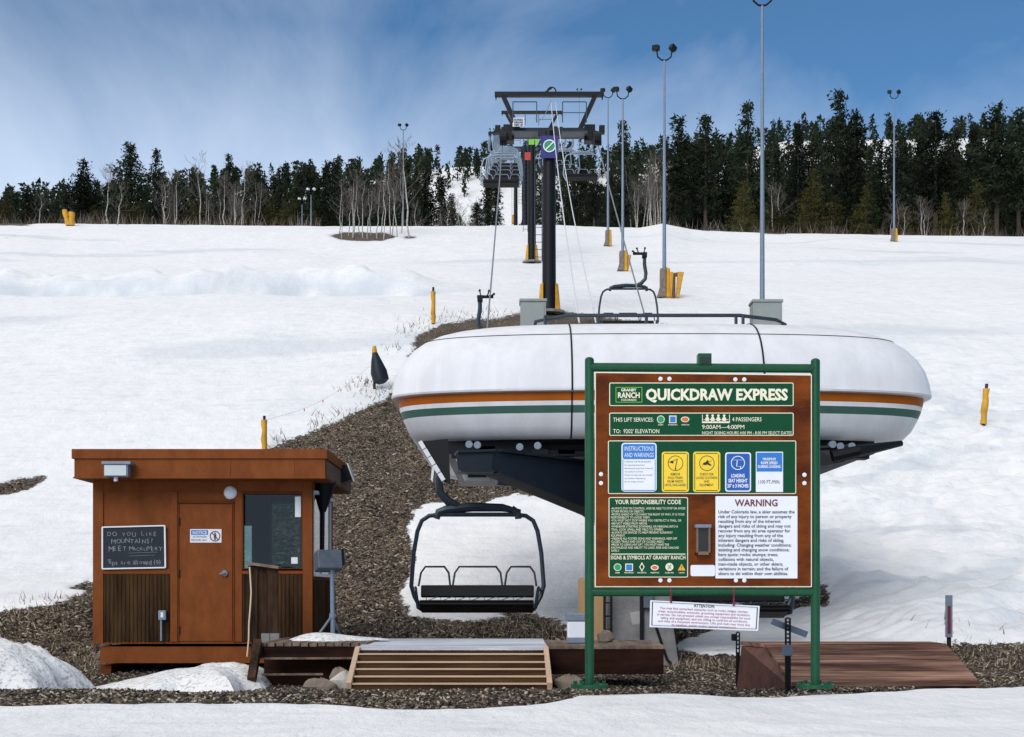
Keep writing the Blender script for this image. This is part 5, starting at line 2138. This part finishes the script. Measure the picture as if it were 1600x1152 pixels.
yellow_post(677, 508, 449, 'yellow padded post on the snow edge left of the terminal roof', 7)
yellow_post(413, 704, 650, 'yellow padded post behind the hut roof', 9)
yellow_post(1536, 670, 600, 'leaning yellow padded post alone on the right snow slope', 10, lean=.09)
yellow_post(107, 347, 325, 'far yellow padded hydrant at the left tree line', 8, D=146, lean=-.25)
yellow_post(112, 347, 329, 'far yellow padded hydrant box beside its leaning twin', 9, D=146)
yellow_post(802, 350, 336, 'tiny yellow padded post behind the tower poles at the crest', 5)


def hydrant(x, yb, yt, label, wpx):
    g = G(x, yb)
    D = g.y
    t = thing('snow_hydrant', label, 'hydrant', g)
    h = P(0, yt, D).z - g.z
    w = wpx / F * D / 2
    m = MB()
    m.tube([g + Vector((-w * .3, 0, -.2)), g + Vector((-w * .3, 0, h * .9))], w * .35, 10)
    m.tube([g + Vector((-w * .3, 0, h * .9)), g + Vector((w * .9, 0, h * .95))], w * .3, 8)
    m.build('pipe', M['rust'], t, smooth=True)
    for a, b, k in ((-.95, -.75, 1.0), (.2, .75, 1.0)):
        m = MB()
        m.prism([g + Vector((w * a * .7, -.2, 0)), g + Vector((w * b * .7, -.2, 0)), g + Vector((w * (b + .45), -.2, h * k)), g + Vector((w * (a + .1), -.2, h * k))], (0, .4, 0))
        m.build('yellow_pad', M['yellow'], t, bevel=.04)


M['rust'] = pmat('rusty_pipe', srgb(112, 82, 62), .7, var=.3, scale=8, bump=.3)
hydrant(1055, 466, 426, 'yellow padded snowmaking hydrant beside the tall floodlight pole', 22)
hydrant(978, 424, 399, 'small yellow padded hydrant at the foot of the middle floodlight pole', 14)

# post with a dark pad bag
g = G(585, 608)
t = thing('bagged_post', 'post with yellow top and a dark padded bag hanging on it', 'padded post', g)
h = P(0, 541, g.y).z - g.z
u = g.y / F
m = MB()
m.tube([g + Vector((0, 0, -.2)), g + Vector((0, 0, h * .9))], 2.2 * u, 8)
m.build('post', M['wood_dark'], t, smooth=True)
m = MB()
m.tube([g + Vector((0, 0, h * .72)), g + Vector((0, 0, h * .9)), g + Vector((0, 0, h))], [4 * u, 4.2 * u, 2.6 * u], 10)
m.build('yellow_top', M['yellow'], t, smooth=True)
m = MB()
m.tube([g + Vector((1 * u, -.06, 56 * u)), g + Vector((3 * u, -.06, 44 * u)), g + Vector((7 * u, -.06, 26 * u)), g + Vector((11 * u, -.06, 12 * u)), g + Vector((12 * u, -.06, 8 * u))], [4 * u, 8 * u, 13 * u, 12.5 * u, 6 * u], 12)
m.build('pad_bag', M['navy_pad'] if 'navy_pad' in M else M['steel'], t, smooth=True)

# thin boundary rope with flags between the yellow post and the bagged post
a, b = G(413, 704), G(585, 608)
m = MB()
pts = []
for i in range(13):
    f = i / 12
    q = a.lerp(b, f)
    pts.append(Vector((q.x, q.y, q.z + .95 - .35 * math.sin(math.pi * f))))
m.tube(pts, .005, 5)
t = thing('flag_rope', 'thin sagging boundary rope with small flags above the snow edge', 'rope', a)
m.build('rope', M['rope'], t)
for f in (4, 6, 8, 10):
    m = MB()
    m.box(pts[f] + Vector((0, 0, -.05)), (.04, .006, .08))
    m.build('flag', M['sorange'], t)


def cabinet(x0, y0, x1, y1, D, label):
    g = P((x0 + x1) / 2, y1, D)
    zb = gz(g.x, D)
    zt = P(0, y0, D).z
    t = thing('utility_cabinet', label, 'cabinet', (g.x, D, zb))
    w = (x1 - x0) / F * D
    m = MB()
    m.box((g.x, D, (zb + zt) / 2 - .1), (w, .8, zt - zb + .2))
    m.build('casing', M['cabinet'], t, bevel=.02)
    m = MB()
    m.box((g.x, D, zt + .06), (w + .08, .9, .12))
    m.build('cap', M['cabinet'], t, bevel=.03)
    m = MB()
    m.box((g.x, D - .41, (zb + zt) / 2), (w * .86, .02, (zt - zb) * .9))
    m.build('door', M['cabinet'], t, bevel=.008)


cabinet(813, 475, 853, 520, 52, 'grey utility cabinet at the foot of the nearest lift tower')
cabinet(1174, 476, 1219, 525, 52, 'grey utility cabinet before the base of the tallest floodlight pole')


# ------------------------------------------------------------------ trees
def needle_cloud(kind_, H, seed):
    """crown triangles of a conifer; returns arrays"""
    r = np.random.default_rng(seed)
    pts = []
    if kind_ == 'pine':
        z0, nl, wid = .30, 24, .15
    elif kind_ == 'spruce':
        z0, nl, wid = .10, 30, .15
    else:
        z0, nl, wid = .06, 20, .27
    for i in range(nl):
        f = i / (nl - 1)
        zz = H * (z0 + (1 - z0) * f)
        if kind_ == 'pine':
            prof = (.55 + .6 * math.sin(math.pi * min(1, f * 1.05) ** .8)) * (1 - f ** 3) + .1
        elif kind_ == 'spruce':
            prof = (1 - f) ** .85 + .05
        else:
            prof = (1 - f ** 1.6) * .95 + .06
        nb = r.integers(4, 7)
        for b in range(nb):
            if r.random() < (.22 if kind_ == 'pine' else .1):
                continue
            a = r.random() * 6.283
            L = H * wid * prof * (.45 + .8 * r.random())
            up = .15 - .45 * (1 - f) * r.random()
            nc = max(2, int(L / .28))
            for k in range(nc):
                t = (k + .6) / nc
                c = np.array([math.cos(a) * L * t, math.sin(a) * L * t, zz + up * L * t])
                pts.append(np.concatenate([c, [.20 + .16 * (1 - .5 * t)]]))
    pts = np.array(pts)
    m = 6
    n = len(pts)
    c = np.repeat(pts[:, :3], m, 0) + r.normal(0, 1, (n * m, 3)) * np.repeat(pts[:, 3], m)[:, None] * np.array([.8, .8, .5])
    s = (.16 + .2 * r.random(n * m))[:, None]
    d1, d2 = r.normal(0, 1, (n * m, 3)), r.normal(0, 1, (n * m, 3))
    d1 /= np.linalg.norm(d1, axis=1)[:, None]
    d2 /= np.linalg.norm(d2, axis=1)[:, None]
    v = np.stack([c - d1 * s, c + d1 * s * .7 + d2 * s * .5, c + d2 * s], 1).reshape(-1, 3)
    return v, np.arange(len(v)).reshape(-1, 3)


PROTO = {}


def conifer_proto(kind_, i):
    key = (kind_, i)
    if key not in PROTO:
        H = 12.0
        t = thing(kind_ + '_tree' if kind_ != 'young' else 'young_pine_tree', 'x', 'tree', (0, 0, 0))
        m = MB()
        rr = random.Random(i * 13 + 5)
        m.tube([(0, 0, -.5), (rr.uniform(-.1, .1), 0, H * .4), (rr.uniform(-.15, .15), 0, H * .75), (0, 0, H)], [.2, .15, .09, .02], 7)
        m.build('trunk', M['bark'], t, smooth=True)
        v, f = needle_cloud(kind_, H, i * 31 + len(kind_))
        mesh_np('crown', v, f, M['olive'] if kind_ == 'young' else M['pine'], parent=t)
        PROTO[key] = [t, False]
    e = PROTO[key]
    if not e[1]:
        e[1] = True
        return e[0]
    return copy_tree(e[0])


def conifer(kind_, i, x, yt, D, label, group=None, wide=1.0):
    X = (x - CX) / F * D
    z = gz(X, D)
    h = P(0, yt, D).z - z
    o = conifer_proto(kind_, i)
    o.location = (X, D, z)
    k = h / 12.0
    w = wide * (k * .5 + .5)
    o.scale = (w, w, k)
    o.rotation_euler = (0, 0, random.uniform(0, 6.28))
    o['label'] = label
    o['category'] = 'tree'
    if group:
        o['group'] = group
    elif 'group' in o:
        del o['group']
    return o


# single trees one can point to
for kd, i, x, yt, D, w, lab in (
        ('pine', 0, 203, 228, 166, 1.3, 'tallest dark pine on the left, standing well above the tree line'),
        ('pine', 1, 131, 254, 168, 1.35, 'broad dark pine left of the tallest pine on the left'),
        ('pine', 2, 244, 237, 172, .8, 'thin topped pine just right of the tallest left pine'),
        ('pine', 3, 357, 244, 176, .8, 'slim pine with a tufted top among bare aspens on the left'),
        ('pine', 4, 1311, 150, 172, 1.1, 'tallest open crowned pine above the right tree line'),
        ('pine', 0, 1336, 179, 174, 1.1, 'dark pine close right of the tallest open crowned pine'),
        ('pine', 5, 1168, 166, 168, 1.0, 'leaning tall pine just left of the tallest floodlight pole'),
        ('pine', 2, 1102, 185, 170, 1.15, 'round topped pine between the two tallest floodlight poles'),
        ('pine', 1, 1060, 188, 170, 1.3, 'bushy topped pine just right of the tall floodlight pole'),
        ('spruce', 1, 1247, 196, 178, .9, 'pointed pine in the middle of the right tree line'),
        ('pine', 3, 1462, 180, 166, 1.3, 'broad dark pine right of the lone floodlight pole'),
        ('pine', 1, 1556, 170, 164, 1.5, 'massive dark pine near the right edge of the picture'),
        ('pine', 4, 1592, 178, 165, 1.2, 'dark pine cut by the right edge of the picture'),
        ('pine', 5, 973, 196, 178, 1.0, 'dark pine behind the floodlight pole near the right chairs'),
        ('young', 0, 1270, 266, 156, 1.0, 'olive green young pine in front of the right tree line'),
        ('young', 1, 1162, 285, 157, 1.0, 'olive green young pine left of the tallest floodlight pole base'),
        ('young', 0, 1352, 290, 160, .8, 'small olive young pine left of the lone floodlight pole'),
        ('young', 1, 1525, 282, 160, .9, 'olive young pine at the right below the massive dark pine'),
        ('spruce', 0, 690, 282, 190, 1.3, 'dark conical spruce in front of the snowy clearing'),
        ('spruce', 2, 775, 290, 175, 1.2, 'dark spruce just under the stacked left chairs'),
        ('spruce', 1, 668, 268, 184, 1.3, 'dark spruce between the tall lone aspen and the snowy clearing'),
        ('spruce', 2, 706, 306, 176, 1.1, 'small spruce low in the middle of the snowy clearing'),
        ('spruce', 1, 762, 282, 186, 1.3, 'dark spruce at the right side of the snowy clearing'),
        ('spruce', 0, 745, 318, 168, 1.2, 'low dark spruce left of the stacked chairs')):
    conifer(kd, i, x, yt, D, lab, None, w)
rr = random.Random(21)


def top_left(x):
    return np.interp(x, [-80, 0, 100, 200, 300, 400, 450, 520, 600, 660], [302, 302, 300, 291, 284, 272, 264, 258, 262, 262])


def top_right(x):
    return np.interp(x, [880, 950, 1020, 1100, 1200, 1300, 1400, 1500, 1620, 1750], [268, 258, 248, 242, 238, 234, 230, 226, 220, 218])


GL, GR = 'dark pines of the left tree line', 'dark pines of the right tree line'
for i in range(105):
    x = -70 + 735 * (i + rr.random()) / 105
    yt = float(top_left(x)) + rr.uniform(-4, 40)
    conifer(rr.choice(['pine', 'spruce', 'spruce', 'pine']), rr.randrange(5), x, yt, rr.uniform(178, 232), 'dark conifer packed in the tree line left of the lift, beyond the snow crest', GL, rr.uniform(.85, 1.2))
for i in range(128):
    x = 880 + 860 * (i + rr.random()) / 128
    yt = float(top_right(x)) + (rr.uniform(-30, 50) if i % 3 else rr.uniform(20, 70))
    conifer(rr.choice(['pine', 'pine', 'spruce', 'pine']), rr.randrange(6), x, yt, rr.uniform(164, 225), 'dark pine packed in the tall tree line right of the lift, beyond the snow crest', GR, rr.uniform(.75, 1.1))
for i in range(14):
    x = rr.uniform(1090, 1640)
    conifer('young', rr.randrange(2), x, rr.uniform(295, 330), rr.uniform(158, 166), 'low olive young pine at the foot of the right tree line', 'low olive pines at the right snow edge', rr.uniform(.7, 1))
for i in range(26):
    x = rr.uniform(-40, 520)
    conifer('young', rr.randrange(2), x, rr.uniform(312, 335), rr.uniform(162, 172), 'low olive young pine at the foot of the left tree line', 'low olive pines at the left snow edge', rr.uniform(.7, 1.1))


# far forest on the hill behind, one mass
def far_forest():
    r = np.random.default_rng(5)
    n = 2600
    D = r.uniform(235, 470, n)
    px = r.uniform(-150, 1750, n)
    X = (px - CX) / F * D
    z = ground_raw(X, D)
    py = HY - F * (z - EZ) / D
    clear = ((px > 655) & (px < 772) & (py > 296) & (r.random(n) < .78)) | ((px > 785) & (px < 815) & (r.random(n) < .9))
    clear |= (fbm(px, py, 60, 3) > .22) & (r.random(n) < .7)
    X, D, z = X[~clear], D[~clear], z[~clear]
    n = len(X)
    tiers, k = 7, 14
    co = []
    H = r.uniform(5.5, 9, n)
    for t in range(tiers):
        f0 = .08 + .9 * t / tiers
        rad = H * .17 * (1 - f0) ** .8 + .15
        a = r.random((n, k)) * 6.283
        rr_ = rad[:, None] * (.2 + .9 * r.random((n, k)))
        zc = (z + H * f0)[:, None] + r.normal(0, .25, (n, k)) * (H / 10)[:, None]
        c = np.stack([X[:, None] + np.cos(a) * rr_, D[:, None] + np.sin(a) * rr_, zc], -1).reshape(-1, 3)
        s = r.uniform(.35, .8, len(c))[:, None]
        d1, d2 = r.normal(0, 1, c.shape), r.normal(0, 1, c.shape)
        co.append(np.stack([c - d1 * s * .6, c + d1 * s * .5 + d2 * s * .3, c + d2 * s * .7 + np.array([0, 0, .35])], 1).reshape(-1, 3))
    # trunks
    w = .14
    b = np.stack([np.stack([X - w, D, z - .5], -1), np.stack([X + w, D, z - .5], -1), np.stack([X, D, z + H], -1)], 1).reshape(-1, 3)
    co = np.concatenate(co + [b])
    kind(mesh_np('far_forest', co, np.arange(len(co)).reshape(-1, 3), M['pine']), 'stuff')


far_forest()


# bare aspens
def aspen_proto(seed, H=10.0, twigs=1.0):
    r = random.Random(seed)
    t = thing('aspen_tree', 'x', 'tree', (0, 0, 0))
    tr, tw = MB(), MB()
    pts = [Vector((0, 0, -.3))]
    n = 7
    for i in range(1, n + 1):
        f = i / n
        pts.append(Vector((r.uniform(-.16, .16) * (1 + f) + pts[-1].x * .6, r.uniform(-.12, .12), H * f)))
    rs = [.10 * (1 - f / (n + .6)) ** 1.0 for f in range(n + 1)]
    tr.tube(pts, rs, 6)

    def branch(p, d, L, rad, depth):
        q = [p]
        dd = d.copy()
        for i in range(3):
            dd = (dd + Vector((r.uniform(-.25, .25), r.uniform(-.25, .25), r.uniform(.0, .3)))).normalized()
            q.append(q[-1] + dd * L / 3)
        (tr if rad > .03 else tw).tube(q, [rad, rad * .8, rad * .6, rad * .35], 4, False)
        if depth < 2:
            for k in range(int((4 if depth == 0 else 3) * twigs + .5)):
                j = r.randint(1, 3)
                nd = (dd + Vector((r.uniform(-.9, .9), r.uniform(-.9, .9), r.uniform(-.1, .6)))).normalized()
                branch(q[j], nd, L * r.uniform(.4, .65), max(.013, rad * .55), depth + 1)
    for i in range(int(20 * twigs)):
        f = r.uniform(.30, .98)
        z = H * f
        j = min(n - 1, int(f * n))
        p = pts[j].lerp(pts[j + 1], f * n - j)
        a = r.uniform(0, 6.28)
        d = Vector((math.cos(a), math.sin(a), r.uniform(.3, .9))).normalized()
        branch(p, d, H * (.26 * (1 - f) + .07) * r.uniform(.7, 1.3), .034 * (1.15 - f), 0)
    tr.build('trunk', M['aspen'], t, smooth=True)
    if tw.v:
        tw.build('crown', M['twig'], t)
    return t


AP = [[aspen_proto(s), False] for s in (1, 2, 3, 4)]


def aspen(i, x, yb, yt, D, label, group=None, wide=1.0):
    if D is None:
        g = G(x, yb)
    else:
        X = (x - CX) / F * D
        g = Vector((X, D, gz(X, D)))
    h = P(0, yt, g.y).z - g.z
    e = AP[i % 4]
    o = e[0] if not e[1] else copy_tree(e[0])
    e[1] = True
    o.location = g
    k = h / 10.0
    o.scale = (wide * (.4 + .6 * k),) * 2 + (k,)
    o.rotation_euler = (random.gauss(0, .05), random.gauss(0, .06), random.uniform(0, 6.28))
    o['label'] = label
    o['category'] = 'tree'
    if group:
        o['group'] = group
    elif 'group' in o:
        del o['group']


for i, (x, yb, yt, D, lab) in enumerate((
        (640, 371, 221, None, 'tall bare aspen standing alone right of the aspen grove'),
        (165, None, 256, 162, 'tall bare aspen between the two dark pines on the left'),
        (183, 352, 283, None, 'forked bare white aspen in front of the left tree line'),
        (313, None, 245, 163, 'tall bare aspen with two white trunks on the left'),
        (275, None, 265, 164, 'straight pale bare aspen left of the two trunk aspen'),
        (349, None, 270, 163, 'bare white aspen below the slim tufted pine'),
        (375, None, 254, 164, 'wide crowned bare aspen in the left tree line'),
        (260, None, 280, 161, 'thin bare aspen beside the straight pale one'),
        (60, None, 305, 160, 'low spreading bare tree at the far left'),
        (1208, None, 288, 159, 'pale bare aspen right of the tallest floodlight pole'),
        (1220, None, 286, 159, 'second pale bare aspen right of the tallest floodlight pole'),
        (1398, None, 300, 162, 'low bare aspen behind the lone floodlight pole'),
        (1006, None, 240, 166, 'tall bare aspen left of the tall padded floodlight pole'),
        (1505, None, 312, 159, 'low bare tree at the snow edge on the far right'))):
    aspen(i, x, yb, yt, D, lab)
for i in range(16):
    x = 525 + 105 * (i + rr.random()) / 16
    yb = rr.uniform(364, 374)
    aspen(i, x, yb, rr.uniform(262, 320) if i % 3 else rr.uniform(245, 285), None, 'bare white aspen of the small grove ringed by dark melted ground', 'aspens of the small grove', .8)
for i in range(14):
    aspen(i, rr.uniform(985, 1036), None, rr.uniform(245, 300), rr.uniform(158, 168), 'slender bare aspen crowded beside the tall padded floodlight pole', 'aspens right of the lift', .8)
for i in range(16):
    aspen(i, rr.uniform(200, 420), None, rr.uniform(285, 315), rr.uniform(158, 170), 'thin bare aspen stem among the left tree line', 'thin aspens of the left tree line', .8)
for i in range(10):
    aspen(i, rr.uniform(648, 770), None, rr.uniform(305, 330), rr.uniform(165, 200), 'small bare tree on the snowy clearing left of the lift', 'bare trees of the snowy clearing', .9)
for i in range(10):
    aspen(i, rr.uniform(1370, 1600), None, rr.uniform(308, 335), rr.uniform(157, 163), 'low bare shrub tree along the right snow edge', 'low bare trees at the right snow edge', 1.0)


# low leafless brush along the foot of the trees
def underbrush():
    r = np.random.default_rng(9)
    n = 9000
    D = r.uniform(151, 168, n)
    px = r.uniform(-120, 1720, n)
    k = (px < 500) | (px > 1040) | ((px > 640) & (px < 760) & (r.random(n) < .4))
    k &= r.random(n) < .45 + fbm(px, D * 20, 40, 3)
    D, px = D[k], px[k]
    X = (px - CX) / F * D
    z = ground_raw(X, D)
    n = len(X)
    h = r.uniform(.5, 1.9, n)
    w = .035
    lx, ly = r.normal(0, .35, n) * h, r.normal(0, .35, n) * h
    co = np.stack([np.stack([X - w, D, z - .05], -1), np.stack([X + w, D, z - .05], -1), np.stack([X + lx, D + ly, z + h], -1)], 1).reshape(-1, 3)
    m = chip_material('leafless_brush', [(0, (.03, .02, .015)), (.6, (.09, .065, .05)), (1, (.26, .21, .17))])
    kind(mesh_np('underbrush', co, np.arange(len(co)).reshape(-1, 3), m, np.repeat(r.random(n), 3)), 'stuff')


underbrush()
